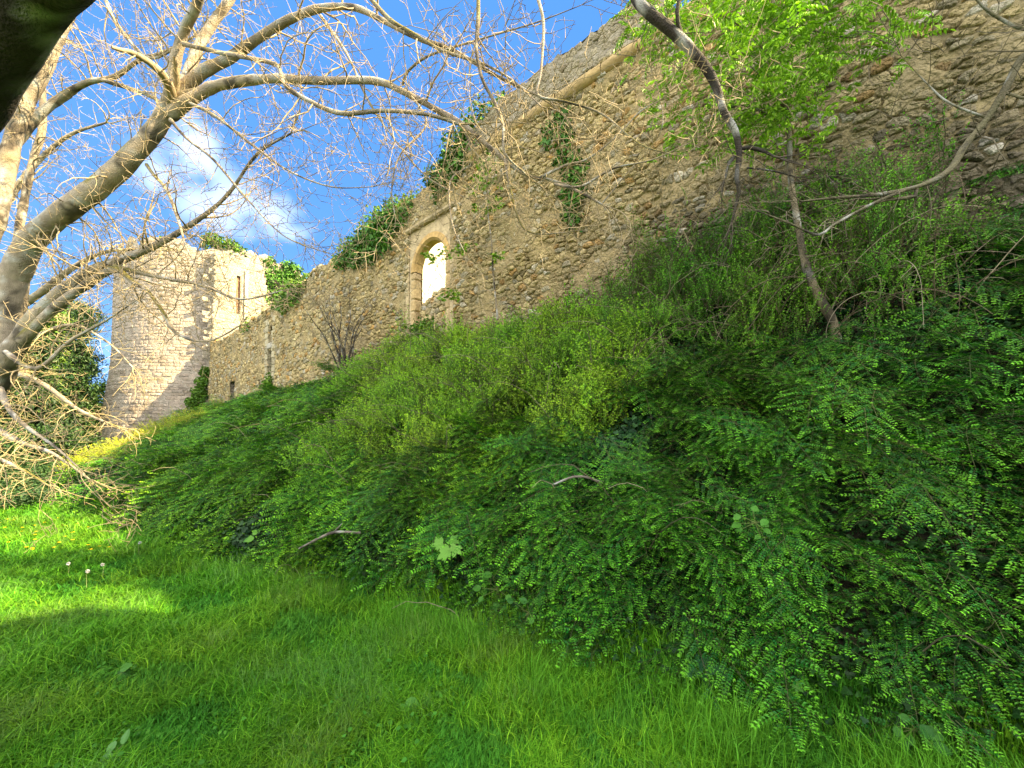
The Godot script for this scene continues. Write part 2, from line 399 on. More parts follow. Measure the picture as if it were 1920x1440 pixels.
# lays the cells on a surface: the largest in view become parts, the rest one piece
func lay(host: Node3D, cells: Array, pos: Callable, keep: Callable, look: Callable, material: Material, singles: int, seen_from: Callable, name_all := "small_stones") -> void:
	var e := 0.01
	var found := []
	for poly: PackedVector2Array in cells:
		var ctr := Vector2.ZERO
		for p in poly: ctr += p
		ctr /= poly.size()
		if not keep.call(ctr.x, ctr.y): continue
		var area := 0.0
		for a in poly.size():
			area += poly[a].cross(poly[(a + 1) % poly.size()])
		var at: Vector3 = pos.call(ctr.x, ctr.y, 0.0)
		var w: float = absf(area) / maxf((at - EYE).length_squared(), 1.0) * float(seen_from.call(ctr.x, ctr.y))
		found.append([w, poly, ctr])
	found.sort_custom(func(a, b): return a[0] > b[0])
	var all := MB.new()
	for k in found.size():
		var poly: PackedVector2Array = found[k][1]
		var ctr: Vector2 = found[k][2]
		var pu: Vector3 = pos.call(ctr.x + e, ctr.y, 0.0) - pos.call(ctr.x, ctr.y, 0.0)
		var pw: Vector3 = pos.call(ctr.x, ctr.y + e, 0.0) - pos.call(ctr.x, ctr.y, 0.0)
		var ph: Vector3 = pos.call(ctr.x, ctr.y, e) - pos.call(ctr.x, ctr.y, 0.0)
		var turned := pu.cross(pw).dot(ph) < 0.0
		var l: Dictionary = look.call(ctr.x, ctr.y)
		if k < singles and not l.get("buried", false):
			var mb := MB.new()
			stone_into(mb, poly, pos, l.gap, l.proud, l.rough, l.round, l.col, turned)
			if mb.i.size(): part(host, "stone", mb.mesh(true), material)
		else:
			stone_into(all, poly, pos, l.gap, l.proud, l.rough, l.round, l.col, turned)
	if all.i.size(): part(host, name_all, all.mesh(true), material, "stuff")

# a rough sheet over (u, w) with ragged upper edge and holes
func sheet(pos: Callable, u0: float, u1: float, step: float, low: Callable, top: Callable, hole: Callable, bump: float, col: Callable) -> MB:
	var mb := MB.new()
	var nu := int(ceil((u1 - u0) / step))
	var most := 0.0
	for a in nu + 1:
		most = maxf(most, top.call(u0 + a * step) - low.call(u0 + a * step))
	var nw := int(ceil(most / step))
	for a in nu + 1:
		var u := minf(u0 + a * step, u1)
		var lo: float = low.call(u)
		var hi: float = top.call(u)
		for b in nw + 1:
			var w := lerpf(lo, hi, float(b) / nw)
			var h := bump * (nf.get_noise_2d(u * 14.0, w * 14.0) + 0.6 * nf.get_noise_2d(u * 45.0, w * 45.0))
			mb.put(pos.call(u, w, h), col.call(u, w))
	for a in nu:
		for b in nw:
			var u := u0 + (a + 0.5) * step
			var w := lerpf(low.call(u), top.call(u), (b + 0.5) / nw)
			if hole.call(u, w): continue
			var o := a * (nw + 1) + b
			mb.tri(o, o + nw + 1, o + nw + 2); mb.tri(o, o + nw + 2, o + 1)
	return mb

func box_into(mb: MB, o: Vector3, x: Vector3, y: Vector3, z: Vector3, col: Color, bev := 0.012) -> void:
	# a block centred on o with half axes x, y, z and worn (chamfered) corners
	var ax := [x, y, z]
	var p := {}
	for sx in [-1, 1]:
		for sy in [-1, 1]:
			for sz in [-1, 1]:
				for k in 3:
					var s := [sx, sy, sz]
					var q := o
					for m in 3:
						var a: Vector3 = ax[m]
						q += a * s[m] * (1.0 if m == k else 1.0 - bev / maxf(a.length(), 0.001))
					p[[sx, sy, sz, k]] = q
	var c := col * rr(0.94, 1.05)
	for k in 3:
		var a := (k + 1) % 3
		var b := (k + 2) % 3
		for s in [-1, 1]:
			var q := []
			for st in [[-1, -1], [1, -1], [1, 1], [-1, 1]]:
				var key := [0, 0, 0, k]
				key[k] = s; key[a] = st[0]; key[b] = st[1]
				q.append(p[key])
			if s > 0: mb.quad(q[0], q[3], q[2], q[1], c)
			else: mb.quad(q[0], q[1], q[2], q[3], c)
		# bevels along axis k
		for sa in [-1, 1]:
			for sb in [-1, 1]:
				var q := []
				for m in [[-1, a], [1, a], [1, b], [-1, b]]:
					var key := [0, 0, 0, m[1]]
					key[k] = m[0]; key[a] = sa; key[b] = sb
					q.append(p[key])
				mb.quad(q[0], q[1], q[2], q[3], c)
	for sx in [-1, 1]:
		for sy in [-1, 1]:
			for sz in [-1, 1]:
				mb.flat(p[[sx, sy, sz, 0]], p[[sx, sy, sz, 1]], p[[sx, sy, sz, 2]], c)

# ---------------------------------------------------------------- leaves and twigs
func leaf(mb: MB, p: Vector3, dir: Vector3, up: Vector3, ln: float, wd: float, col: Color, droop := 0.08) -> void:
	var s := dir.cross(up).normalized() * wd * 0.5
	var m := p + dir * ln * 0.45
	var tip := p + dir * ln - up * ln * droop
	var l := m + s + up * wd * 0.16
	var r := m - s + up * wd * 0.16
	mb.flat(p, l, tip, col)
	mb.flat(p, tip, r, col * 0.96)

# a leaf cut to an outline (x across, y along), folded a little on its midrib
func cut_leaf(mb: MB, p: Vector3, dir: Vector3, up: Vector3, size: float, outline: Array, col: Color) -> void:
	var s := dir.cross(up).normalized()
	var q := PackedVector3Array()
	for o in outline:
		q.append(p + dir * o[1] * size + s * o[0] * size + up * size * (0.18 * absf(o[0]) - 0.12 * o[1] * o[1]))
	var c := p + dir * size * 0.42 - up * size * 0.02
	for k in q.size() - 1:
		mb.flat(c, q[k], q[k + 1], col)

const IVY_LEAF := [[0.0, 0.0], [-0.35, -0.12], [-0.5, 0.22], [-0.28, 0.45], [-0.3, 0.62], [0.0, 1.0], [0.3, 0.62], [0.28, 0.45], [0.5, 0.22], [0.35, -0.12], [0.0, 0.0]]
const MAPLE_LEAF := [[0.0, 0.0], [-0.3, -0.1], [-0.62, 0.05], [-0.42, 0.22], [-0.72, 0.55], [-0.5, 0.55], [-0.4, 0.68], [-0.22, 0.58], [-0.2, 0.8], [0.0, 1.08], [0.2, 0.8], [0.22, 0.58], [0.4, 0.68], [0.5, 0.55], [0.72, 0.55], [0.42, 0.22], [0.62, 0.05], [0.3, -0.1], [0.0, 0.0]]
const ROUND_LEAF := [[0.0, 0.0], [-0.22, 0.08], [-0.38, 0.3], [-0.36, 0.42], [-0.4, 0.52], [-0.3, 0.7], [-0.2, 0.8], [-0.12, 0.93], [0.0, 1.0], [0.12, 0.93], [0.2, 0.8], [0.3, 0.7], [0.4, 0.52], [0.36, 0.42], [0.38, 0.3], [0.22, 0.08], [0.0, 0.0]]

func thin(mb: MB, a: Vector3, b: Vector3, r: float, col: Color) -> void:
	mb.tube(PackedVector3Array([a, b]), PackedFloat32Array([r, r * 0.6]), 3, PackedColorArray([col, col]))

# box honeysuckle spray: a stem with combs of side shoots, each with pairs of small leaves
func comb_spray(ln: float, shoots: int, shoot: float, lf: float, dark: Color, fresh: Color, stem: Color) -> ArrayMesh:
	var mb := MB.new()
	var bend := rr(0.25, 0.5)
	var sway := rr(-0.25, 0.25)
	var spine := func(t: float) -> Vector3: return Vector3(sway * t * t * ln, -bend * t * t * ln, t * ln)
	var p := PackedVector3Array()
	var r := PackedFloat32Array()
	var c := PackedColorArray()
	for k in 6:
		p.append(spine.call(k / 5.0)); r.append(lerpf(0.0028, 0.0012, k / 5.0)); c.append(stem)
	mb.tube(p, r, 3, c)
	for k in shoots:
		var t := lerpf(0.12, 1.0, (k + rr(0, 0.6)) / shoots)
		var o: Vector3 = spine.call(t)
		var side := 1.0 if k % 2 else -1.0
		if k == shoots - 1: side = 0.0
		var d := Vector3(side * rr(0.7, 1.0), rr(-0.05, 0.35), rr(0.45, 0.75)).normalized()
		var sl := shoot * rr(0.6, 1.15) * (1.15 - 0.5 * t)
		var pairs := int(sl / (lf * 0.62))
		var sag := rr(0.1, 0.5)
		var last := o
		for m in pairs:
			var u := (m + 1.0) / pairs
			var q := o + d * sl * u - Vector3.UP * sag * sl * u * u
			var dd := (q - last).normalized()
			last = q
			var up := (Vector3.UP - dd * dd.y).normalized()
			up = up.rotated(dd, rr(-0.3, 0.3))
			var across := dd.cross(up)
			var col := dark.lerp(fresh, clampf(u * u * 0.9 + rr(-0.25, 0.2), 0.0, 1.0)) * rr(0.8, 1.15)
			var sz := lf * rr(0.8, 1.1) * (1.0 - 0.35 * u)
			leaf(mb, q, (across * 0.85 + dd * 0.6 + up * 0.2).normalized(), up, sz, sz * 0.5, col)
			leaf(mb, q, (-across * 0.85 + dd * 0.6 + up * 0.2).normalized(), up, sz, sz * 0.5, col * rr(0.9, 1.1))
		leaf(mb, last, d, Vector3.UP, lf * 0.7, lf * 0.4, fresh)
		thin(mb, o, last, 0.0011, stem)
	return mb.mesh()

# upright twig with opposite leaves, for the yellow-green bushes
func twig_spray(ln: float, forks: int, lf: float, dark: Color, fresh: Color, stem: Color, leafy: float) -> ArrayMesh:
	var mb := MB.new()
	for k in forks:
		var d := Vector3(rr(-0.5, 0.5), rr(-0.2, 0.5), 1.0).normalized()
		var l := ln * rr(0.6, 1.1)
		var o := Vector3(0, 0, ln * rr(0.0, 0.35) if k else 0.0)
		var e := o + d * l
		thin(mb, o, e, 0.0016, stem)
		var m := int(l / (lf * 0.95))
		for a in m:
			if rng.randf() > leafy: continue
			var t := (a + 1.0) / m
			if t < 0.25: continue
			var q := o.lerp(e, t)
			var w := rr(0, TAU)
			var side := d.cross(Vector3.RIGHT).normalized().rotated(d, w)
			var col := dark.lerp(fresh, clampf(t + rr(-0.4, 0.2), 0, 1)) * rr(0.8, 1.2)
			for s in [-1.0, 1.0]:
				var ld: Vector3 = (side * s * 0.8 + d * 0.6).normalized()
				leaf(mb, q, ld, d.cross(ld).cross(ld).normalized() * -1.0, lf * rr(0.7, 1.1), lf * 0.48, col)
		leaf(mb, e, d, Vector3.UP, lf, lf * 0.45, fresh)
	return mb.mesh()

func leaf_clump(n: int, spread: float, size: float, outline: Array, dark: Color, fresh: Color, facing := 0.6) -> ArrayMesh:
	var mb := MB.new()
	for k in n:
		var p := Vector3(rr(-1, 1), rr(-0.5, 0.5), rr(-1, 1)) * spread
		var up := (Vector3.UP * facing + Vector3(rr(-1, 1), rr(-1, 1), rr(-1, 1)) * 0.7).normalized()
		var dir := Vector3(rr(-1, 1), rr(-1, 0.2), rr(-1, 1)).normalized()
		dir = (dir - up * dir.dot(up)).normalized()
		var col := dark.lerp(fresh, rng.randf()) * rr(0.8, 1.2)
		if outline.is_empty(): leaf(mb, p, dir, up, size * rr(0.7, 1.2), size * 0.55, col)
		else: cut_leaf(mb, p, dir, up, size * rr(0.6, 1.1), outline, col)
	return mb.mesh()

func frond(ln: float, pairs: int, lf: float, dark: Color, fresh: Color) -> ArrayMesh:
	var mb := MB.new()
	var bend := rr(0.3, 0.7)
	var last := Vector3.ZERO
	for k in pairs + 1:
		var t := (k + 1.0) / (pairs + 1)
		var q := Vector3(0, -bend * t * t * ln, t * ln)
		var d := (q - last).normalized()
		thin(mb, last, q, 0.0015, dark)
		last = q
		var up := (Vector3.UP - d * d.y).normalized()
		var sz := lf * (1.0 - 0.4 * absf(t - 0.5))
		if k == pairs:
			leaf(mb, q, d, up, sz * 1.1, sz * 0.36, fresh, 0.3)
		else:
			for s in [-1.0, 1.0]:
				leaf(mb, q, (d.cross(up) * s * 0.85 + d * 0.5 - up * 0.1).normalized(), up.rotated(d, s * 0.3), sz, sz * 0.34, dark.lerp(fresh, rr(0.2, 1)), 0.25)
	return mb.mesh()

func blades(n: int, spread: float, lo: float, hi: float, wd: float, lean: float, a: Color, b: Color) -> ArrayMesh:
	var mb := MB.new()
	for k in n:
		var o := Vector3(rr(-1, 1), 0, rr(-1, 1)) * spread
		var h := rr(lo, hi)
		var az := rr(0, TAU)
		var d := Vector3(cos(az), 0, sin(az))
		var s := Vector3(-d.z, 0, d.x).rotated(Vector3.UP, rr(-0.6, 0.6)) * wd * rr(0.6, 1.2)
		var l := lean * rr(0.2, 1.3)
		var m := o + Vector3.UP * h * 0.55 + d * h * l * 0.3
		var tip := o + Vector3.UP * h * (1.0 - 0.25 * l) + d * h * l
		var col := a.lerp(b, rng.randf()) * rr(0.8, 1.15)
		mb.flat(o - s, o + s, m + s * 0.8, col * 0.9)
		mb.flat(o - s, m + s * 0.8, m - s * 0.8, col * 0.9)
		mb.flat(m - s * 0.8, m + s * 0.8, tip, col)
	return mb.mesh()

# ---------------------------------------------------------------- limbs
func curve(raw: Array, step: float) -> Array:
	# Catmull-Rom through [x, y, z, r] rows -> [points, radii]
	var p := PackedVector3Array()
	var r := PackedFloat32Array()
	var m := raw.size()
	var pt := func(k: int) -> Vector3:
		k = clampi(k, 0, m - 1)
		return Vector3(raw[k][0], raw[k][1], raw[k][2])
	for k in m - 1:
		var a: Vector3 = pt.call(k - 1)
		var b: Vector3 = pt.call(k)
		var c: Vector3 = pt.call(k + 1)
		var d: Vector3 = pt.call(k + 2)
		var n := maxi(1, int(b.distance_to(c) / step))
		for j in n:
			var t := float(j) / n
			p.append(b.cubic_interpolate(c, a, d, t))
			r.append(lerpf(raw[k][3], raw[k + 1][3], t))
	p.append(pt.call(m - 1))
	r.append(raw[m - 1][3])
	return [p, r]

# bark limb with lumps, lichen and moss in its vertex colours
func limb_mesh(raw: Array, sides: int, bark: Color, moss: float, wob := 0.08) -> ArrayMesh:
	var cv := curve(raw, 0.05)
	var p: PackedVector3Array = cv[0]
	var r: PackedFloat32Array = cv[1]
	var mb := MB.new()
	var m := p.size()
	var t := (p[1] - p[0]).normalized()
	var s := t.cross(Vector3.UP if absf(t.y) < 0.9 else Vector3.RIGHT).normalized()
	for k in m:
		var t2 := (p[mini(k + 1, m - 1)] - p[maxi(k - 1, 0)]).normalized()
		s = (s - t2 * s.dot(t2)).normalized()
		var b := t2.cross(s)
		for j in sides:
			var a := TAU * j / sides
			var d := s * cos(a) + b * sin(a)
			var q := p[k] + d * r[k]
			var lump := 1.0 + wob * 2.2 * nf.get_noise_3dv(q * 6.0 / maxf(0.3, r[k] * 8.0)) + wob * nf.get_noise_3dv(q * 22.0)
			q = p[k] + d * r[k] * lump
			var g := nf.get_noise_3dv(q * 34.0)
			var col := bark * (1.0 + 0.5 * nf.get_noise_3dv(q * 9.0 + Vector3(9, 9, 9)) + 0.4 * nf.get_noise_3dv(q * 60.0))
			if g > 0.18 and moss > -0.65: col = col.lerp(Color(0.42, 0.42, 0.37), clampf((g - 0.18) * 5.0, 0.0, 0.8))     # pale lichen
			if nf.get_noise_3dv(q * 22.0 + Vector3(30, 0, 0)) < -0.27: col = col.lerp(Color(0.035, 0.03, 0.022), 0.75)
			var ms := nz.get_noise_3dv(q * 2.6 + Vector3(0, 50, 0)) + d.y * 0.35 - 0.42 + moss
			if ms > 0.0: col = col.lerp(Color(0.16, 0.14, 0.02), clampf(ms * 5.0, 0.0, 0.9))
			mb.put(q, col)
	for k in m - 1:
		var o := k * sides
		for j in sides:
			var j2 := (j + 1) % sides
			mb.tri(o + j, o + sides + j, o + sides + j2); mb.tri(o + j, o + sides + j2, o + j2)
	return mb.mesh(true)

# crooked twigs: one path and everything that grows from it
func twig(mb: MB, o: Vector3, d: Vector3, ln: float, r: float, level: int, kink: float, hang: float, col: Color, every: float) -> void:
	var n := maxi(2, int(ln / (0.07 if level > 1 else 0.055)))
	var p := PackedVector3Array([o])
	var rad := PackedFloat32Array([r])
	var cc := PackedColorArray([col])
	var q := o
	var dir := d
	var bend := Vector3(rr(-1, 1), rr(-1, 1), rr(-1, 1)) * 0.12
	for k in n:
		dir = (dir + Vector3(rr(-1, 1), rr(-1, 1), rr(-1, 1)) * kink + bend + Vector3.UP * hang * (k + 1.0) / n).normalized()
		q += dir * ln / n
		p.append(q)
		rad.append(maxf(0.0022, r * (1.0 - 0.8 * (k + 1.0) / n)))
		cc.append(col * rr(0.8, 1.15))
	mb.tube(p, rad, 5 if r > 0.012 else (4 if r > 0.006 else 3), cc)
	if level <= 0:
		return
	var at := rr(0.3, 1.0) * every
	var side := 1.0
	while at < ln * 0.97:
		var f := at / ln * n
		var k := mini(int(f), n - 1)
		var b := p[k].lerp(p[k + 1], f - k)
		var t := (p[k + 1] - p[k]).normalized()
		var across := t.cross(Vector3(rr(-1, 1), rr(-1, 1), rr(-1, 1))).normalized()
		var l := ln * rr(0.3, 0.6) * (1.0 - 0.55 * at / ln)
		if level == 1: l = rr(0.06, 0.24)
		twig(mb, b, (t * rr(0.3, 0.8) + across * side).normalized(), l, minf(maxf(0.0034, rad[k] * rr(0.45, 0.7)), maxf(0.003, l * 0.025)), level - 1, kink, hang * 0.7, col, every * (0.75 if level > 1 else 1.0))
		side = -side
		at += every * rr(0.5, 1.4)

func twigs_on(mb: MB, raw: Array, every: float, reach: float, level: int, kink: float, hang: float, col: Color, from := 0.15, up := 0.25) -> void:
	var cv := curve(raw, 0.05)
	var p: PackedVector3Array = cv[0]
	var r: PackedFloat32Array = cv[1]
	var m := p.size()
	var total := 0.0
	for k in m - 1: total += p[k].distance_to(p[k + 1])
	var at := total * from
	var run := 0.0
	for k in m - 1:
		run += p[k].distance_to(p[k + 1])
		if run < at: continue
		at += every * rr(0.5, 1.5)
		var t := (p[k + 1] - p[k]).normalized()
		var across := t.cross(Vector3(rr(-1, 1), rr(-1, 1), rr(-1, 1))).normalized()
		var l := reach * rr(0.4, 1.15) * (1.0 - 0.35 * run / total)
		twig(mb, p[k], (t * rr(0.2, 0.9) + across + Vector3.UP * up).normalized(), l, minf(clampf(r[k] * 0.38, 0.003, 0.012), l * 0.014), level, kink, hang, col, 0.17)
	# the end carries on as twigs
	var e := (p[m - 1] - p[m - 2]).normalized()
	for k in 3:
		twig(mb, p[m - 1], (e + Vector3(rr(-1, 1), rr(-1, 1), rr(-1, 1)) * 0.4).normalized(), reach * rr(0.4, 0.9), maxf(0.003, r[m - 1] * 0.8), level, kink, hang, col, 0.17)

func tree_of(called: String, label: String, category: String, rows: Array, bark: Color, moss: float, sides: int, every: float, reach: float, level: int, kink: float, hang: float, twig_col: Color, from := 0.15, up := 0.25) -> Node3D:
	var a: Array = rows[0][0]
	var o := thing(called, label, category, Vector3(a[0], ground_y(a[0], a[2]), a[2]))
	var mb := MB.new()
	for k in rows.size():
		var raw: Array = rows[k]
		var big: float = raw[0][3]
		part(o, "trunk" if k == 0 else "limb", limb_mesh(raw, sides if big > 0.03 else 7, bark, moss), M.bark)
		if k > 0 and every > 0.0: twigs_on(mb, raw, every * (2.0 if raw[-1][0] > 2.6 and rows.size() > 15 else 1.0), reach, level, kink, hang, twig_col, from, up)
	if mb.i.size(): part(o, "twigs", mb.mesh(), M.twig, "stuff")
	return o

# ---------------------------------------------------------------- the scene
func _ready() -> void:
	var cam := Camera3D.new()
	cam.name = "camera"
	add_child(cam)
	cam.position = EYE
	cam.rotation = Vector3(deg_to_rad(2.0), deg_to_rad(-47.0), 0.0)
	var near := 0.05
	cam.projection = Camera3D.PROJECTION_FRUSTUM
	cam.set_frustum(1.8 * near, Vector2(0.0, 82.0 / 800.0 * near), near, 900.0)
	cam.current = true

	var world := WorldEnvironment.new()
	world.name = "world"
	var env := Environment.new()
	env.background_mode = Environment.BG_SKY
	var sky := Sky.new()
	var ps := ProceduralSkyMaterial.new()
	ps.sky_top_color = Color(0.125, 0.235, 0.38)
	ps.sky_horizon_color = Color(0.245, 0.35, 0.455)
	ps.sky_curve = 0.17
	ps.sky_energy_multiplier = 1.0
	ps.ground_bottom_color = Color(0.25, 0.30, 0.16)
	ps.ground_horizon_color = Color(0.55, 0.62, 0.6)
	ps.sun_angle_max = 24.0
	ps.sky_cover = clouds_with_fill()
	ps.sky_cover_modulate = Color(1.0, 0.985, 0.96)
	sky.sky_material = ps
	env.sky = sky
	env.background_energy_multiplier = 1.0
	env.tonemap_mode = Environment.TONE_MAPPER_LINEAR
	env.tonemap_exposure = 9.3
	env.sdfgi_enabled = true
	env.ssao_enabled = true
	env.ssil_enabled = true
	world.environment = env
	add_child(world)

	var sun := DirectionalLight3D.new()
	sun.name = "sun"
	sun.light_energy = 1.0
	sun.light_color = Color(1.0, 0.90, 0.72)
	sun.light_angular_distance = 0.5
	sun.shadow_enabled = true
	add_child(sun)
	sun.look_at_from_position(Vector3.ZERO, -Vector3(0.45, 0.66, 0.80), Vector3.UP)

	rng.seed = 20240
	nz.seed = 3; nz.frequency = 0.35; nz.fractal_octaves = 3
	nf.seed = 8; nf.frequency = 0.12; nf.fractal_octaves = 3
	materials()
	ground()
	curtain_wall()
	round_tower()
	gatehouse()
	inner_building()
	far_trees()
	trees()
	shrubs()
	ivies()
	lawn()
	small_plants()

func clouds_with_fill() -> ImageTexture:
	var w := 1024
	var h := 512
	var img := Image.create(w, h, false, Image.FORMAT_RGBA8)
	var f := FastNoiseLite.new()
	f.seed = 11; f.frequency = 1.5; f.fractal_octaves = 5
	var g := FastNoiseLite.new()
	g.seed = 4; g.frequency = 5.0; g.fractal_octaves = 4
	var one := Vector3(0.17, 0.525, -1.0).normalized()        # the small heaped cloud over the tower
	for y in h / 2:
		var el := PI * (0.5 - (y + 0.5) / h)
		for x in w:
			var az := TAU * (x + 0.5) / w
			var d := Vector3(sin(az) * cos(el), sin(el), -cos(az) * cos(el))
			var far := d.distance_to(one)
			var a := clampf((f.get_noise_3dv(d * Vector3(1, 1.7, 1)) + 0.18) * 4.0, 0.0, 1.0)  # cloud cover out of view, added as fill light for the shaded side
			a *= smoothstep(0.62, 1.05, d.distance_to(Vector3(0.35, 0.6, -0.72)))  # added cover is cleared where the camera looks
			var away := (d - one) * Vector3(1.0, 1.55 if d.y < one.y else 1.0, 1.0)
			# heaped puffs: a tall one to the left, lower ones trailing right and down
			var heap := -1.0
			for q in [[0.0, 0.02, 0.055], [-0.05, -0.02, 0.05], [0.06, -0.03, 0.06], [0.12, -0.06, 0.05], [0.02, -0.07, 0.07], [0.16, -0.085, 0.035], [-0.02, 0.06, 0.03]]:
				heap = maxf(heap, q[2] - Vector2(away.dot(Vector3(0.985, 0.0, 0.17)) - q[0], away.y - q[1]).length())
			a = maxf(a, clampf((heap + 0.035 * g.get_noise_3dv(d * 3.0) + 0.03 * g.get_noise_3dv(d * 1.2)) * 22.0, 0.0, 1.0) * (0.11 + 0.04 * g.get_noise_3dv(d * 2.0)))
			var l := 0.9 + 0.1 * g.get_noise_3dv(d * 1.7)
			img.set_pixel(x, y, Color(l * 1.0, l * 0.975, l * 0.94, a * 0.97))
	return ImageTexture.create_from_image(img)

func materials() -> void:
	var coarse := noise_tex(0.006, 512, 21, 0.80, 1.0)
	var pits := noise_tex(0.02, 512, 5, 0.0, 1.0)
	var bark_h := noise_tex(0.03, 512, 9, 0.0, 1.0)
	var soil := noise_tex(0.02, 512, 15, 0.5, 1.0)
	M.stone = mat("rubble stone", 0.95, coarse, pits, 6.0, 1.6)
	M.ashlar = mat("dressed stone", 0.92, coarse, pits, 1.2, 1.3)
	M.mortar = mat("lime mortar", 0.97, coarse, pits, 4.0, 1.1)
	M.bark = mat("bark", 0.9, coarse, bark_h, 1.0, 4.0)
	M.twig = mat("twig bark", 0.85)
	M.soil = mat("earth", 1.0, soil, pits, 2.0, 0.7)
	M.honey = leaf_mat("honeysuckle leaf", 0.45, 0.3, Color(0.40, 0.5, 0.10))
	M.privet = leaf_mat("privet leaf", 0.5, 0.35, Color(0.42, 0.5, 0.14))
	M.ivy = leaf_mat("ivy leaf", 0.5, 0.25, Color(0.2, 0.26, 0.08))
	M.soft = leaf_mat("young leaf", 0.5, 0.35, Color(0.55, 0.62, 0.16))
	M.grass = leaf_mat("grass blade", 0.6, 0.2, Color(0.42, 0.5, 0.12))
	M.flower = leaf_mat("petal", 0.7, 0.2, Color(0.4, 0.4, 0.1))

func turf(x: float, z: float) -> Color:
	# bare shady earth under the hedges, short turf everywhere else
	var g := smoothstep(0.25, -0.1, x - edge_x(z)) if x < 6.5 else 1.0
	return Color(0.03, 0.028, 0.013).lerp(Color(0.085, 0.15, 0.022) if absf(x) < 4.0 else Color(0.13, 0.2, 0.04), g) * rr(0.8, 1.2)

func ground() -> void:
	var xs := [-220.0, -120.0, -60.0, -30.0, -18.0, -12.0, -9.0]
	var x := -7.0
	while x < 8.01:
		xs.append(x); x += 0.25
	xs.append_array([9.0, 12.0, 18.0, 30.0, 60.0, 120.0, 220.0])
	var zs := [-220.0, -140.0, -90.0, -65.0, -52.0, -45.0]
	var z := -40.0
	while z < 6.01:
		zs.append(z); z += 0.4
	zs.append_array([8.0, 12.0, 20.0, 40.0, 90.0, 220.0])
	var mb := MB.new()
	for b in zs.size():
		for a in xs.size():
			mb.put(Vector3(xs[a], ground_y(xs[a], zs[b]), zs[b]), turf(xs[a], zs[b]))
	for b in zs.size() - 1:
		for a in xs.size() - 1:
			var o := b * xs.size() + a
			mb.tri(o, o + 1, o + xs.size() + 1); mb.tri(o, o + xs.size() + 1, o + xs.size())
	part(self, "ground", mb.mesh(true), M.soil, "structure")

# ---------------------------------------------------------------- castle
const DOOR := Vector2(8.32, 5.85)          # centre and springing height of the doorway arch
const DOOR_R := 0.58
const DOOR_SILL := 3.4
const SLIT := [19.0, 19.6, 4.05, 5.5]
const NICHE := [19.0, 19.55, 5.75, 6.2]
const LOOP := [24.2, 24.95, 3.3, 4.6]

func in_arch(s: float, w: float, grow := 0.0) -> bool:
	if w < DOOR_SILL - grow: return false
	if w <= DOOR.y: return absf(s - DOOR.x) < DOOR_R + grow
	return Vector2(s - DOOR.x, w - DOOR.y).length() < DOOR_R + grow

func in_box(s: float, w: float, b: Array, grow := 0.0) -> bool:
	return s > b[0] - grow and s < b[1] + grow and w > b[2] - grow and w < b[3] + grow

func in_niche(s: float, w: float, grow := 0.0) -> bool:
	var r: float = (NICHE[1] - NICHE[0]) * 0.5
	if w <= NICHE[3]: return in_box(s, w, [NICHE[0], NICHE[1], NICHE[2], NICHE[3] + 0.01], grow)
	return Vector2(s - NICHE[0] - r, w - NICHE[3]).length() < r + grow

func wall_stone(s: float, w: float) -> Color:
	var t := 0.5 + 0.5 * nz.get_noise_2d(s * 1.3, w * 1.8 + 90.0)
	var c := Color(0.56, 0.42, 0.17).lerp(Color(0.53, 0.445, 0.225), t)
	if rng.randf() < 0.16: c = Color(0.47, 0.41, 0.25)
	if rng.randf() < 0.10: c = Color(0.55, 0.34, 0.11)
	# grey, weathered parapet over the string course
	if s < 7.2 and w > 7.85: c = c.lerp(Color(0.30, 0.27, 0.21), 0.75)
	# damp, blackened foot of the wall
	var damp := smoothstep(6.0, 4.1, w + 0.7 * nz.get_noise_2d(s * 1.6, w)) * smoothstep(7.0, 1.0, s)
	var grime_and_dim := smoothstep(0.0, 0.5, nz.get_noise_2d(s * 2.1 + 50.0, w * 0.9)) * 0.22 + 0.42 * smoothstep(3.6, 0.4, s)  # blotchy dirt, plus the near end darkened for dirt and weaker light
	c = c.lerp(Color(0.20, 0.17, 0.10), grime_and_dim)
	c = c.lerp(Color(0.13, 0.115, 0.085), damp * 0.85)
	if rng.randf() < 0.07: c = c * 0.6
	if rng.randf() < 0.06: c = c.lerp(Color(0.55, 0.52, 0.42), 0.6)
	return c * rr(0.68, 1.18)

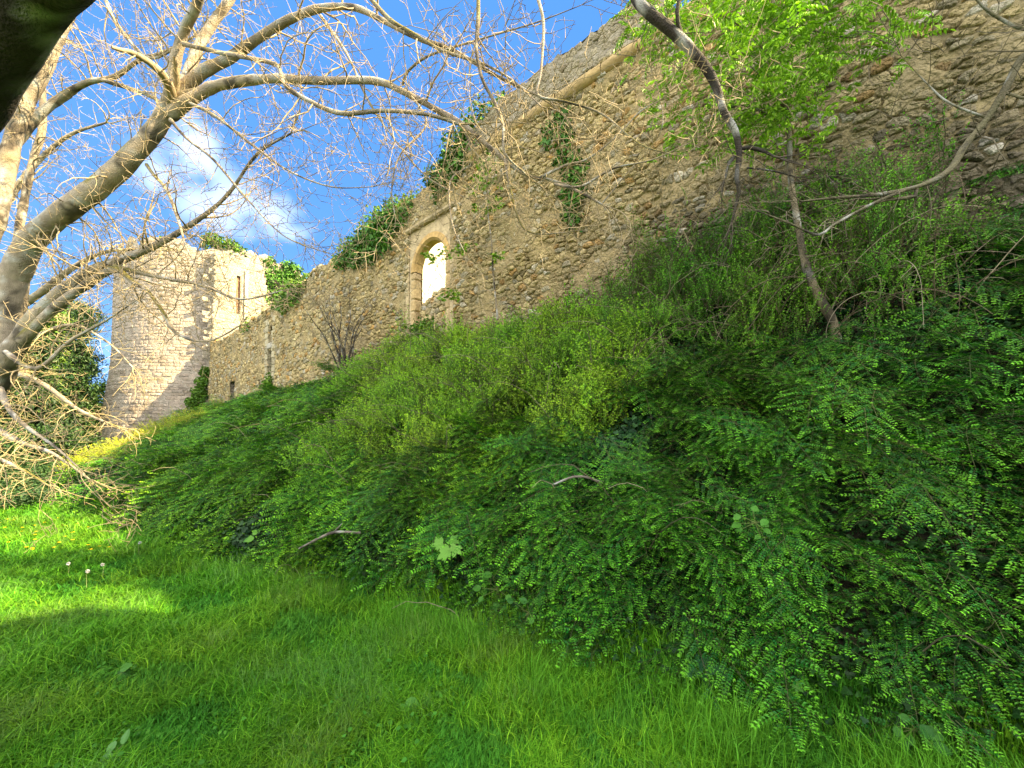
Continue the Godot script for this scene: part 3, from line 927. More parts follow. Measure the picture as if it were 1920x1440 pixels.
func curtain_wall() -> void:
	var o := thing("curtain_wall", "long ruined rubble curtain wall of ochre stone running above the green bank", "castle wall", Vector3(6.6, 3.4, -10.0))
	var pos := func(s: float, w: float, h: float) -> Vector3: return Vector3(WALL_X - h + 0.1 * nz.get_noise_2d(s * 0.5, w * 0.6), w, -s)
	var hole := func(s: float, w: float) -> bool: return in_box(s, w, [7.46, 9.2, 3.3, 6.93]) or in_box(s, w, SLIT) or in_niche(s, w, 0.0) or in_box(s, w, LOOP)
	var mcol := func(s: float, w: float) -> Color:
		var c := Color(0.35, 0.265, 0.115).lerp(Color(0.33, 0.26, 0.125), 0.5 + 0.5 * nf.get_noise_2d(s * 7.0, w * 7.0))
		if s < 7.2 and w > 7.85: c = c.lerp(Color(0.30, 0.27, 0.21), 0.75)
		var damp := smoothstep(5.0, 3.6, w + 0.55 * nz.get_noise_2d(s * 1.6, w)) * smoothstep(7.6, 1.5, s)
		c = c.lerp(Color(0.20, 0.17, 0.10), 0.5 * smoothstep(3.6, 0.4, s))  # near-end mortar darkened as well, dirt and weaker light together
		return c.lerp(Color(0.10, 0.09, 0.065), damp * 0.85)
	# core: front face in two resolutions, back, top
	var low := func(_s: float) -> float: return 2.9
	var near_face := sheet(pos, -2.2, 12.0, 0.085, low, wall_top, hole, 0.05, mcol)
	part(o, "mortar_face", near_face.mesh(true), M.mortar)
	var far_face := sheet(pos, 12.0, 29.6, 0.14, low, wall_top, hole, 0.05, mcol)
	part(o, "mortar_face", far_face.mesh(true), M.mortar)
	var body := MB.new()
	var bcol := Color(0.4, 0.32, 0.2)
	var s := -16.0
	var mid := 0.0
	while s < 29.5:
		var s2 := minf(s + 0.1, 29.6)
		var a := wall_top(s)
		var b := wall_top(s2)
		mid = (s + s2) * 0.5
		var f1: Vector3 = pos.call(s, a, 0.0)
		var f2: Vector3 = pos.call(s2, b, 0.0)
		var bx := 6.3 if mid > 7.2 and mid < 12.4 else 7.25
		if (s < 7.2 and s2 >= 7.2) or (s < 12.4 and s2 >= 12.4):
			body.quad(Vector3(6.3, 2.9, -s2), Vector3(7.25, 2.9, -s2), Vector3(7.25, b - 0.05, -s2), Vector3(6.3, b - 0.05, -s2), bcol)
		var k1 := Vector3(bx, a - 0.05, -s)
		var k2 := Vector3(bx, b - 0.05, -s2)
		body.quad(f1, f2, k2, k1, bcol * rr(0.8, 1.1))
		if s < -2.2: body.quad(Vector3(f1.x, 2.9, f1.z), Vector3(f2.x, 2.9, f2.z), f2, f1, bcol)
		var gap := []
		if absf(mid - DOOR.x) < DOOR_R + 0.14: gap = [DOOR_SILL, DOOR.y + sqrt(pow(DOOR_R + 0.14, 2) - (mid - DOOR.x) ** 2)]
		elif mid > 17.6 and mid < SLIT[1]: gap = [SLIT[2], SLIT[3] + 0.8]
		if gap.is_empty():
			body.quad(Vector3(bx, 2.9, -s), k1, k2, Vector3(bx, 2.9, -s2), bcol)
		else:
			body.quad(Vector3(bx, 2.9, -s), Vector3(bx, gap[0], -s), Vector3(bx, gap[0], -s2), Vector3(bx, 2.9, -s2), bcol)
			body.quad(Vector3(bx, gap[1], -s), k1, k2, Vector3(bx, gap[1], -s2), bcol)
		s = s2
	part(o, "wall_core", body.mesh(), M.mortar)

	# rubble: finer where it is near
	var keep := func(u: float, w: float) -> bool:
		if w > wall_top(u) - 0.02 or w < 3.2 or u < -2.0 or u > 29.4: return false
		if in_arch(u, w, 0.34) or in_niche(u, w, 0.14) or in_box(u, w, SLIT, 0.1) or in_box(u, w, LOOP, 0.1): return false
		if u > 7.35 and u < 9.2 and w > 3.4 and w < 6.95: return false
		if rng.randf() < 0.03: return false
		return true
	var look := func(u: float, w: float) -> Dictionary:
		# patches where the old render still lies flush over the stones
		var flush := smoothstep(0.12, 0.4, nz.get_noise_2d(u * 1.7 + 12.0, w * 2.2 + 4.0))
		if u < 7.2 and w > 7.9: flush = maxf(flush, 0.8)
		if u > 7.0 and u < 9.6 and w > 6.9: flush = maxf(flush, 0.7)
		var eroded := smoothstep(4.9, 3.9, w) * smoothstep(6.0, 1.0, u)
		var big := 1.0 + 0.5 * eroded
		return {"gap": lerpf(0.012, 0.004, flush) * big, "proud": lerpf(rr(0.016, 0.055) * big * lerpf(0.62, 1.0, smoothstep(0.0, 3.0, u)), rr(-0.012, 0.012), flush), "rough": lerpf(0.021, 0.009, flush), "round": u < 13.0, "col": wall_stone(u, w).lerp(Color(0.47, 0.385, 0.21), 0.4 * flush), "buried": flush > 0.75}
	var seen := func(u: float, w: float) -> float: return 1.0 if (u > -0.9 and w > 3.6 and w < 1.6 + 5.9 * (1.0 if u > 3.0 else 0.82 + u * 0.06)) else 0.0
	var cells := rubble_cells(-2.0, 13.0, 3.1, 8.7, 0.088, 1.6, 0.5)
	lay(o, cells, pos, keep, look, M.stone, 300, seen)
	var cells2 := rubble_cells(13.0, 29.5, 3.1, 7.7, 0.12, 1.65, 0.45)
	lay(o, cells2, pos, keep, look, M.stone, 0, seen)
	# loose stones along the ragged top
	var cap := MB.new()
	s = 2.0
	while s < 29.0:
		if rng.randf() < 0.65:
			var h := rr(0.05, 0.13)
			box_into(cap, Vector3(6.0 + rr(0.1, 0.35), wall_top(s) + h * 0.3, -s), Vector3(rr(0.1, 0.22), rr(-0.03, 0.03), 0), Vector3(0.02, h, 0.01), Vector3(rr(-0.03, 0.03), rr(-0.04, 0.04), rr(0.09, 0.2)), wall_stone(s, 8.2), 0.03)
		s += rr(0.18, 0.5)
	part(o, "coping_stones", cap.mesh(), M.stone, "stuff")

	# string course: half round blocks, broken away in places
	var course := part_group(o, "string_course")
	s = 0.2
	while s < 6.9:
		var l := rr(0.55, 0.95)
		if rng.randf() > 0.38 or s < 3.2:
			var mb := MB.new()
			var r := rr(0.095, 0.12)
			var c := Color(0.47, 0.335, 0.145) * rr(0.75, 1.1)
			var y := 7.68 + 0.012 * s + rr(-0.015, 0.015)
			var rings := []
			for q in [[0.0, 0.86], [0.02, 1.0], [l * 0.33, 1.0], [l * 0.66, 1.0], [l - 0.03, 1.0], [l - 0.01, 0.86]]:
				var ring := []
				for j in 11:
					var a := -PI * 0.62 + PI * 1.24 * j / 10.0
					var rrr: float = r * q[1] * (1.0 + 0.12 * nf.get_noise_3d((s + q[0]) * 20.0, a * 8.0, 2.0))
					ring.append(mb.put(Vector3(5.99 - cos(a) * rrr, y + sin(a) * rrr, -(s + q[0])), c * rr(0.92, 1.06)))
				rings.append(ring)
			for k in rings.size() - 1:
				for j in 10:
					mb.tri(rings[k][j], rings[k + 1][j + 1], rings[k + 1][j]); mb.tri(rings[k][j], rings[k][j + 1], rings[k + 1][j + 1])
			for e in [0, 5]:
				var m := mb.put(Vector3(6.0, y, -(s + (0.0 if e == 0 else l - 0.01))), c)
				for j in 10:
					mb.tri(rings[e][j], rings[e][j + 1], m)
			part(course, "string_course_block", mb.mesh(true), M.ashlar)
		s += l

	doorway(part_group(o, "doorway"))
	slit_windows(part_group(o, "slit_window"))

func arch_strip(mb: MB, r: float, x0: float, x1: float, sill: float, r1: float, col: Color) -> void:
	# the inside of an arched opening from depth x0 (radius r) to x1 (radius r1)
	var prof := []
	for t in [[r, x0], [r1, x1]]:
		var q := []
		for k in 7: q.append(Vector3(t[1], lerpf(sill, DOOR.y, k / 6.0), -(DOOR.x - t[0])))
		for k in range(1, 17):
			var a := PI - PI * k / 16.0
			q.append(Vector3(t[1], DOOR.y + sin(a) * t[0], -(DOOR.x + cos(a) * t[0])))
		for k in range(1, 7): q.append(Vector3(t[1], lerpf(DOOR.y, sill, k / 6.0), -(DOOR.x + t[0])))
		prof.append(q)
	for k in prof[0].size() - 1:
		mb.quad(prof[0][k], prof[0][k + 1], prof[1][k + 1], prof[1][k], col * rr(0.95, 1.05))

func doorway(o: Node3D) -> void:
	var ochre := Color(0.50, 0.33, 0.12)
	var pale := Color(0.48, 0.375, 0.205)
	# smooth panel of dressed stone round the arch, set back in a square frame
	var panel := MB.new()
	var pp := func(s: float, w: float, h: float) -> Vector3: return Vector3(6.035 - h * 0.3, w, -s)
	panel = sheet(pp, 7.5, 9.16, 0.03, func(_s: float) -> float: return 3.4, func(_s: float) -> float: return 6.9, func(s: float, w: float) -> bool: return in_arch(s, w, 0.06), 0.02, func(s: float, w: float) -> Color: return pale * (1.0 + 0.2 * nf.get_noise_2d(s * 9.0, w * 9.0)))
	part(o, "door_surround", panel.mesh(true), M.ashlar)
	# ring of voussoirs, then the two jambs, block by block
	for k in 9:
		var a0 := PI * k / 9.0 + 0.006
		var a1 := PI * (k + 1) / 9.0 - 0.006
		var mb := MB.new()
		var c := ochre * rr(0.88, 1.1)
		var x0 := 6.0
		var ro := DOOR_R + 0.2
		var ri := DOOR_R + 0.02
		for j in 4:
			var b0 := lerpf(a0, a1, j / 4.0)
			var b1 := lerpf(a0, a1, (j + 1) / 4.0)
			var p := func(a: float, r: float, x: float) -> Vector3: return Vector3(x, DOOR.y + sin(a) * r, -(DOOR.x + cos(a) * r))
			mb.quad(p.call(b0, ro, x0 + 0.02), p.call(b1, ro, x0 + 0.02), p.call(b1, ri + 0.05, x0), p.call(b0, ri + 0.05, x0), c)
			mb.quad(p.call(b0, ri + 0.05, x0), p.call(b1, ri + 0.05, x0), p.call(b1, ri, x0 + 0.06), p.call(b0, ri, x0 + 0.06), c * 0.97)
			mb.quad(p.call(b0, ri, x0 + 0.06), p.call(b1, ri, x0 + 0.06), p.call(b1, ri, x0 + 0.25), p.call(b0, ri, x0 + 0.25), c)
			mb.quad(p.call(b0, ro, x0 + 0.2), p.call(b1, ro, x0 + 0.2), p.call(b1, ro, x0 + 0.02), p.call(b0, ro, x0 + 0.02), c)
		part(o, "voussoir", mb.mesh(), M.ashlar)
	for side in [-1.0, 1.0]:
		var w := DOOR_SILL
		while w < DOOR.y - 0.05:
			var h := minf(rr(0.3, 0.5), DOOR.y - w)
			if DOOR.y - w - h < 0.15: h = DOOR.y - w
			var mb := MB.new()
			var dep := rr(0.105, 0.12)
			box_into(mb, Vector3(6.125, w + h * 0.5, -(DOOR.x + side * (DOOR_R + 0.11))), Vector3(dep, 0, 0), Vector3(0, h * 0.5 - 0.004, 0), Vector3(0, 0, 0.09), (pale.lerp(ochre, rng.randf() * 0.6)) * rr(0.85, 1.05), 0.03)
			part(o, "jamb_stone", mb.mesh(), M.ashlar)
			w += h
		# the plain square frame outside it
		w = 3.4
		while w < 6.85:
			var h := minf(rr(0.45, 0.75), 6.9 - w)
			var mb := MB.new()
			box_into(mb, Vector3(6.085, w + h * 0.5, -(8.36 + side * 0.89)), Vector3(0.075, 0, 0), Vector3(0, h * 0.5 - 0.004, 0), Vector3(0, 0, 0.07), pale * rr(0.85, 1.02), 0.014)
			part(o, "frame_stone", mb.mesh(), M.ashlar)
			w += h
	for k in 3:
		var mb := MB.new()
		box_into(mb, Vector3(6.03, 6.95 - 0.004 * k, -(7.62 + 0.69 * k)), Vector3(0.11, 0, 0), Vector3(0, 0.06, 0), Vector3(0, 0.0, 0.34), Color(0.42, 0.33, 0.18) * rr(0.8, 1.0), 0.035)
		part(o, "hood_mould", mb.mesh(), M.ashlar)
	# rough inner reveal, wider than the arch
	var rev := MB.new()
	arch_strip(rev, DOOR_R + 0.02, 6.25, 6.26, DOOR_SILL, DOOR_R + 0.12, ochre)
	arch_strip(rev, DOOR_R + 0.12, 6.26, 6.3, DOOR_SILL, DOOR_R + 0.14, Color(0.44, 0.32, 0.16))
	part(o, "door_reveal", rev.mesh(), M.mortar)
	# low rubble blocking across the lower half of the opening
	var bp := func(u: float, w: float, h: float) -> Vector3: return Vector3(6.16 - h + 0.06 * (w - 3.4) / 1.6, w, -u)
	var top := func(u: float) -> float: return 5.25 + 0.3 * (u - 8.3) * -1.0 + 0.1 * nf.get_noise_2d(u * 30.0, 1.0)
	var base := sheet(bp, 7.6, 9.03, 0.05, func(_s: float) -> float: return 3.3, top, func(_s: float, _w: float) -> bool: return false, 0.06, func(_s: float, _w: float) -> Color: return Color(0.36, 0.28, 0.15))
	part(o, "door_blocking", base.mesh(true), M.mortar)
	lay(o, rubble_cells(7.55, 9.05, 3.6, 5.7, 0.14, 1.4, 0.35), bp, func(u: float, w: float) -> bool: return w < top.call(u) - 0.02, func(u: float, w: float) -> Dictionary: return {"gap": 0.012, "proud": rr(0.02, 0.06), "rough": 0.02, "round": true, "col": wall_stone(u, 6.0)}, M.stone, 0, func(_u: float, _w: float) -> float: return 1.0, "blocking_stones")

func slit_windows(o: Node3D) -> void:
	var pale := Color(0.47, 0.41, 0.25)
	var mb := MB.new()
	# slit right through the wall, splayed on the side towards the camera
	var a := [Vector3(6.02, SLIT[2], -SLIT[1]), Vector3(6.02, SLIT[3], -SLIT[1]), Vector3(7.25, SLIT[3] + 0.8, -SLIT[1] - 0.02), Vector3(7.25, SLIT[2], -SLIT[1] - 0.02)]
	mb.quad(a[0], a[1], a[2], a[3], pale)
	var b := [Vector3(6.02, SLIT[2], -SLIT[0]), Vector3(6.02, SLIT[3], -SLIT[0]), Vector3(7.25, SLIT[3] + 0.8, -17.6), Vector3(7.25, SLIT[2], -17.6)]
	mb.quad(b[0], b[3], b[2], b[1], pale)
	mb.quad(a[1], b[1], b[2], a[2], pale * 0.9)
	mb.quad(a[0], a[3], b[3], b[0], pale * 0.9)
	part(o, "slit_reveal", mb.mesh(), M.ashlar)
	# blind niche over it with a rounded ochre back
	var nb := MB.new()
	nb.quad(Vector3(6.22, NICHE[2] - 0.05, -NICHE[0] + 0.1), Vector3(6.22, NICHE[2] - 0.05, -NICHE[1] - 0.1), Vector3(6.22, NICHE[3] + 0.4, -NICHE[1] - 0.1), Vector3(6.22, NICHE[3] + 0.4, -NICHE[0] + 0.1), Color(0.5, 0.33, 0.08))
	part(o, "niche_back", nb.mesh(), M.ashlar)
	for k in 9:
		var bl := MB.new()
		var w: float = SLIT[2] + 0.28 + k * 0.29
		for side in [SLIT[0] - 0.13, SLIT[1] + 0.13]:
			var st := MB.new()
			box_into(st, Vector3(6.07, w, -side - rr(-0.04, 0.04)), Vector3(0.10, 0, 0), Vector3(0, 0.14, 0), Vector3(0, 0, rr(0.12, 0.2)), pale * rr(0.75, 1.0), 0.02)
			part(o, "slit_jamb_stone", st.mesh(), M.ashlar)
	var li := MB.new()
	box_into(li, Vector3(6.06, 5.62, -19.3), Vector3(0.1, 0, 0), Vector3(0, 0.115, 0), Vector3(0, 0, 0.31), Color(0.42, 0.39, 0.3), 0.02)
	part(o, "slit_lintel", li.mesh(), M.ashlar)
	# small dark loophole near the tower
	var lp := MB.new()
	var d := [[LOOP[0], LOOP[2]], [LOOP[1], LOOP[2]], [LOOP[1], LOOP[3]], [LOOP[0], LOOP[3]]]
	for k in 4:
		var p: Array = d[k]
		var q: Array = d[(k + 1) % 4]
		lp.quad(Vector3(5.98, p[1], -p[0]), Vector3(5.98, q[1], -q[0]), Vector3(6.9, q[1], -q[0]), Vector3(6.9, p[1], -p[0]), Color(0.3, 0.25, 0.17))
	lp.quad(Vector3(6.9, d[0][1], -d[0][0]), Vector3(6.9, d[3][1], -d[3][0]), Vector3(6.9, d[2][1], -d[2][0]), Vector3(6.9, d[1][1], -d[1][0]), Color(0.1, 0.09, 0.07))
	part(o, "loophole", lp.mesh(), M.mortar)

const TC := Vector2(8.0, -35.5)
const TR := 5.75
func tower_stone(u: float, w: float) -> Color:
	var c := Color(0.43, 0.37, 0.285).lerp(Color(0.45, 0.365, 0.265), rng.randf())
	var band := smoothstep(0.05, 0.45, nz.get_noise_2d(u * 0.9, w * 2.6)) * smoothstep(8.6, 5.0, w)
	c = c.lerp(Color(0.24, 0.19, 0.12), band * 0.6)
	if rng.randf() < 0.05: c *= 0.75
	return c * rr(0.84, 1.1)

func round_tower() -> void:
	var o := thing("round_tower", "pale round stone tower standing at the far end of the wall", "tower", Vector3(TC.x, 1.5, TC.y))
	# u runs along the face, 0 towards the camera
	var pos := func(u: float, w: float, h: float) -> Vector3:
		var r: float = TR + 0.5 * smoothstep(7.5, 1.0, w)
		var a := u / TR
		return Vector3(TC.x - sin(a) * (r + h), w, TC.y + cos(a) * (r + h))
	var top := func(u: float) -> float: return 13.3 + 0.8 * nz.get_noise_2d(u * 1.6, 5.0) + 0.4 * nz.get_noise_2d(u * 7.0, 5.0)
	var mb := sheet(pos, -PI * TR, PI * TR, 0.4, func(_u: float) -> float: return 0.2, top, func(_u: float, _w: float) -> bool: return false, 0.03, func(_u: float, _w: float) -> Color: return Color(0.38, 0.33, 0.25))
	part(o, "tower_core", mb.mesh(true), M.mortar)
	var lid := MB.new()
	for k in 32:
		lid.flat(Vector3(TC.x, 12.9, TC.y), pos.call(TAU * TR * k / 32.0, 12.9, 0.0), pos.call(TAU * TR * (k + 1) / 32.0, 12.9, 0.0), Color(0.3, 0.26, 0.2))
	part(o, "tower_top", lid.mesh(), M.mortar)
	var cells := course_cells(-4.0, 11.5, 0.8, 13.4, 0.15, 0.26, 0.2, 0.52)
	lay(o, cells, pos, func(u: float, w: float) -> bool: return w < top.call(u) - 0.03 and rng.randf() > 0.03 + 0.1 * smoothstep(7.0, 3.0, w) * maxf(0.0, nz.get_noise_2d(u, w * 3.0)), func(u: float, w: float) -> Dictionary: return {"gap": 0.009, "proud": rr(0.0, 0.035), "rough": 0.018, "round": false, "col": tower_stone(u, w)}, M.stone, 300, func(u: float, w: float) -> float: return 1.0 if u > -2.0 and u < 8.6 and w > 2.5 else 0.2)

func gatehouse() -> void:
	var o := thing("gatehouse", "square pale stone block between the round tower and the wall, sunlit", "tower", Vector3(8.0, 3.0, -30.5))
	var c := Color(0.47, 0.41, 0.29)
	var fp := func(u: float, w: float, h: float) -> Vector3: return Vector3(u, w, -29.45 + h)
	var sp := func(u: float, w: float, h: float) -> Vector3: return Vector3(6.05 - h, w, -29.45 - u)
	var top := func(u: float) -> float: return 12.7 + 0.3 * nz.get_noise_2d(u * 3.0, 9.0)
	var none := func(_u: float, _w: float) -> bool: return false
	var slot := func(u: float, w: float) -> bool: return u > 7.25 and u < 7.5 and w > 9.3 and w < 11.6
	var col := func(_u: float, _w: float) -> Color: return c * 0.8
	part(o, "front_wall", sheet(fp, 6.05, 8.7, 0.2, func(_u: float) -> float: return 2.6, top, slot, 0.03, col).mesh(true), M.mortar)
	part(o, "side_wall", sheet(sp, 0.0, 4.2, 0.3, func(_u: float) -> float: return 1.2, func(_u: float) -> float: return 12.7, none, 0.03, col).mesh(true), M.mortar)
	var box := MB.new()
	box.quad(Vector3(6.1, 12.4, -29.4), Vector3(6.1, 12.4, -36), Vector3(8.7, 12.4, -36), Vector3(8.7, 12.4, -29.5), c)
	box.quad(Vector3(8.7, 2.6, -29.45), Vector3(8.7, 12.5, -29.45), Vector3(8.7, 12.5, -36), Vector3(8.7, 2.6, -36), c)
	part(o, "roof_deck", box.mesh(), M.mortar)
	var sl := MB.new()
	for x in [7.26, 7.49]:
		sl.quad(Vector3(x, 9.3, -29.43), Vector3(x, 11.6, -29.43), Vector3(x, 11.6, -29.62), Vector3(x, 9.3, -29.62), Color(0.36, 0.22, 0.12))
	sl.quad(Vector3(7.2, 9.2, -29.6), Vector3(7.2, 11.7, -29.6), Vector3(7.6, 11.7, -29.6), Vector3(7.6, 9.2, -29.6), Color(0.34, 0.2, 0.11))
	part(o, "window_slot", sl.mesh(), M.mortar)
	var jamb := MB.new()
	box_into(jamb, Vector3(7.75, 10.6, -29.41), Vector3(0.09, 0, 0), Vector3(0, 1.5, 0), Vector3(0, 0, 0.06), c, 0.01)
	part(o, "window_jamb", jamb.mesh(), M.ashlar)
	lay(o, course_cells(6.05, 8.65, 6.4, 12.7, 0.15, 0.26, 0.2, 0.5), fp, func(u: float, w: float) -> bool: return w < top.call(u) - 0.05 and not (u > 7.1 and u < 7.95 and w > 9.0 and w < 12.2), func(_u: float, _w: float) -> Dictionary: return {"gap": 0.007, "proud": rr(0.0, 0.03), "rough": 0.014, "round": false, "col": c * rr(0.8, 1.1)}, M.stone, 150, func(u: float, w: float) -> float: return 1.0 if u < 9.0 else 0.1)
	lay(o, course_cells(0.0, 3.6, 5.0, 12.6, 0.15, 0.26, 0.2, 0.5), sp, func(_u: float, _w: float) -> bool: return true, func(_u: float, _w: float) -> Dictionary: return {"gap": 0.007, "proud": rr(0.0, 0.03), "rough": 0.014, "round": false, "col": c * rr(0.8, 1.1)}, M.stone, 0, func(_u: float, _w: float) -> float: return 1.0)

func inner_building() -> void:
	var o := thing("inner_building", "sunlit cream limewashed building seen through the arched doorway", "building", Vector3(11.0, 3.4, -14.5))
	var pos := func(u: float, w: float, h: float) -> Vector3: return Vector3(u, w, -13.0 + h)
	var mb := sheet(pos, 8.9, 15.0, 0.12, func(_u: float) -> float: return 3.0, func(_u: float) -> float: return 10.2, func(_u: float, _w: float) -> bool: return false, 0.03, func(u: float, w: float) -> Color:
		var c := Color(0.66, 0.58, 0.42)
		var bare := w + 0.35 * nz.get_noise_2d(u * 6.0, w * 6.0) + 0.5 * (u - 9.5)
		return Color(0.42, 0.27, 0.12) if bare < 6.5 and w < 6.6 else c)
	part(o, "front_wall", mb.mesh(true), M.mortar)
	var sides := MB.new()
	sides.quad(Vector3(8.9, 3.0, -13), Vector3(8.9, 3.0, -19), Vector3(8.9, 10.2, -19), Vector3(8.9, 10.2, -13), Color(0.5, 0.42, 0.3))
	sides.quad(Vector3(15, 3.0, -13), Vector3(15, 10.2, -13), Vector3(15, 10.2, -19), Vector3(15, 3.0, -19), Color(0.5, 0.42, 0.3))
	sides.quad(Vector3(8.9, 3.0, -19), Vector3(15, 3.0, -19), Vector3(15, 10.2, -19), Vector3(8.9, 10.2, -19), Color(0.5, 0.42, 0.3))
	part(o, "side_wall", sides.mesh(), M.mortar)
	var roof := MB.new()
	roof.quad(Vector3(8.9, 10.2, -13), Vector3(15, 10.2, -13), Vector3(15, 10.2, -19), Vector3(8.9, 10.2, -19), Color(0.25, 0.12, 0.07))
	part(o, "roof", roof.mesh(), M.mortar)

# ---------------------------------------------------------------- trees
func crown(o: Node3D, blobs: Array, mesh: Mesh, material: Material, n: int, size: float, tone: float) -> void:
	var sc := Scatter.new()
	for b in blobs:
		for k in int(n * b[3] * b[3]):
			var d := Vector3(rr(-1, 1), rr(-1, 1), rr(-1, 1)).normalized()
			var rad: float = b[3] * pow(rng.randf(), 0.45) * (1.0 + 0.5 * nz.get_noise_3dv(d * 4.0 + Vector3(b[0], b[1], b[2])))
			var p := Vector3(b[0], b[1], b[2]) + d * rad * Vector3(1, b[4], 1)
			var y := (d * 0.7 + Vector3.UP * 0.6 + Vector3(rr(-1, 1), rr(-1, 1), rr(-1, 1)) * 0.4).normalized()
			var x := y.cross(Vector3(rr(-1, 1), rr(-1, 1), rr(-1, 1))).normalized()
			var s := size * rr(0.7, 1.3)
			var c := tone * rr(0.65, 1.3)
			sc.add(x * s, y * s, x.cross(y) * s, p, Color(c * rr(0.9, 1.15), c, c * 0.9))
	scatter_part(o, "crown", sc, mesh, material, "stuff")

func far_trees() -> void:
	var dark := leaf_clump(20, 0.3, 0.16, [], Color(0.012, 0.035, 0.012), Color(0.04, 0.085, 0.02))
	var fresh := leaf_clump(20, 0.3, 0.15, [], Color(0.06, 0.14, 0.02), Color(0.16, 0.26, 0.04))
	var spec := [
		["evergreen_tree", "dark evergreen tree left of the tower, low and broad", -1.5, -26.5, 4.6, 1.7, dark, 0.8],
		["ivy_clad_tree", "tall narrow tree trunk wrapped in dark ivy beside the round tower", 0.75, -31.0, 8.2, 0.85, dark, 0.9],
		["leafy_tree", "fresh green leafy tree behind the ivy clad trunk at the far left", -0.7, -35.0, 7.4, 1.7, fresh, 0.85],
		["leafy_tree", "pale green young tree between the ivy clad trunk and the tower", 1.55, -36.5, 5.0, 1.1, fresh, 1.1],
		["evergreen_tree", "dark evergreen tree at the back, showing only between the twigs", -0.6, -45.0, 10.0, 3.2, dark, 0.9],
		["leafy_tree", "distant light green tree at the very left edge of the view", -2.3, -29.0, 6.2, 1.4, fresh, 0.85],
	]
	for t in spec:
		var base := Vector3(t[2], ground_y(t[2], t[3]), t[3])
		var o := thing(t[0], t[1], "tree", base, "trees beyond the end of the lawn")
		var h: float = t[4]
		var r: float = t[5]
		var raw := []
		for k in 6:
			raw.append([base.x + 0.12 * sin(k * 1.7), base.y - 0.2 + h * 0.85 * k / 5.0, base.z + 0.1 * cos(k * 2.1), 0.16 * (1.0 - 0.13 * k)])
		part(o, "trunk", limb_mesh(raw, 8, Color(0.14, 0.11, 0.07), 0.1), M.bark)
		var blobs := []
		for k in 9:
			var f := (k + 0.5) / 9.0
			var a := k * 2.4
			var w := r * (0.45 if r > 1.0 else 0.12)
			blobs.append([base.x + cos(a) * w, base.y + h * lerpf(0.12, 1.0, f), base.z + sin(a) * w, r * lerpf(0.75, 0.45, f), 0.9])
		crown(o, blobs, t[6], M.privet, 150, 1.0, t[7])
	# undergrowth at the foot of those trees
	for k in 5:
		var p: Vector3 = [Vector3(-1.9, 0, -21.5), Vector3(-0.4, 0, -24.0), Vector3(-3.4, 0, -21.0), Vector3(0.6, 0, -27.0), Vector3(-2.4, 0, -24.5)][k]
		p.y = ground_y(p.x, p.z)
		var o := thing("undergrowth_bush", ["dark bush in the shade at the far end of the lawn", "dark bush nearest the foot of the tower hedge", "leftmost dark bush beyond the lawn", "small bush under the ivy clad trunk", "dark bush behind the others beyond the lawn"][k], "bush", p, "bushes beyond the end of the lawn")
		var mb := MB.new()
		for j in 9:
			twig(mb, p, Vector3(rr(-1, 1), 1.0, rr(-1, 1)).normalized(), rr(0.8, 1.5), 0.02, 1, 0.15, 0.0, Color(0.12, 0.09, 0.06), 0.3)
		part(o, "stems", mb.mesh(), M.twig, "stuff")
		crown(o, [[p.x, p.y + 0.6, p.z, 0.95, 0.75], [p.x + 0.5, p.y + 1.0, p.z - 0.2, 0.7, 0.8], [p.x - 0.5, p.y + 0.9, p.z + 0.2, 0.7, 0.8]], dark, M.privet, 150, 0.7, 1.1)

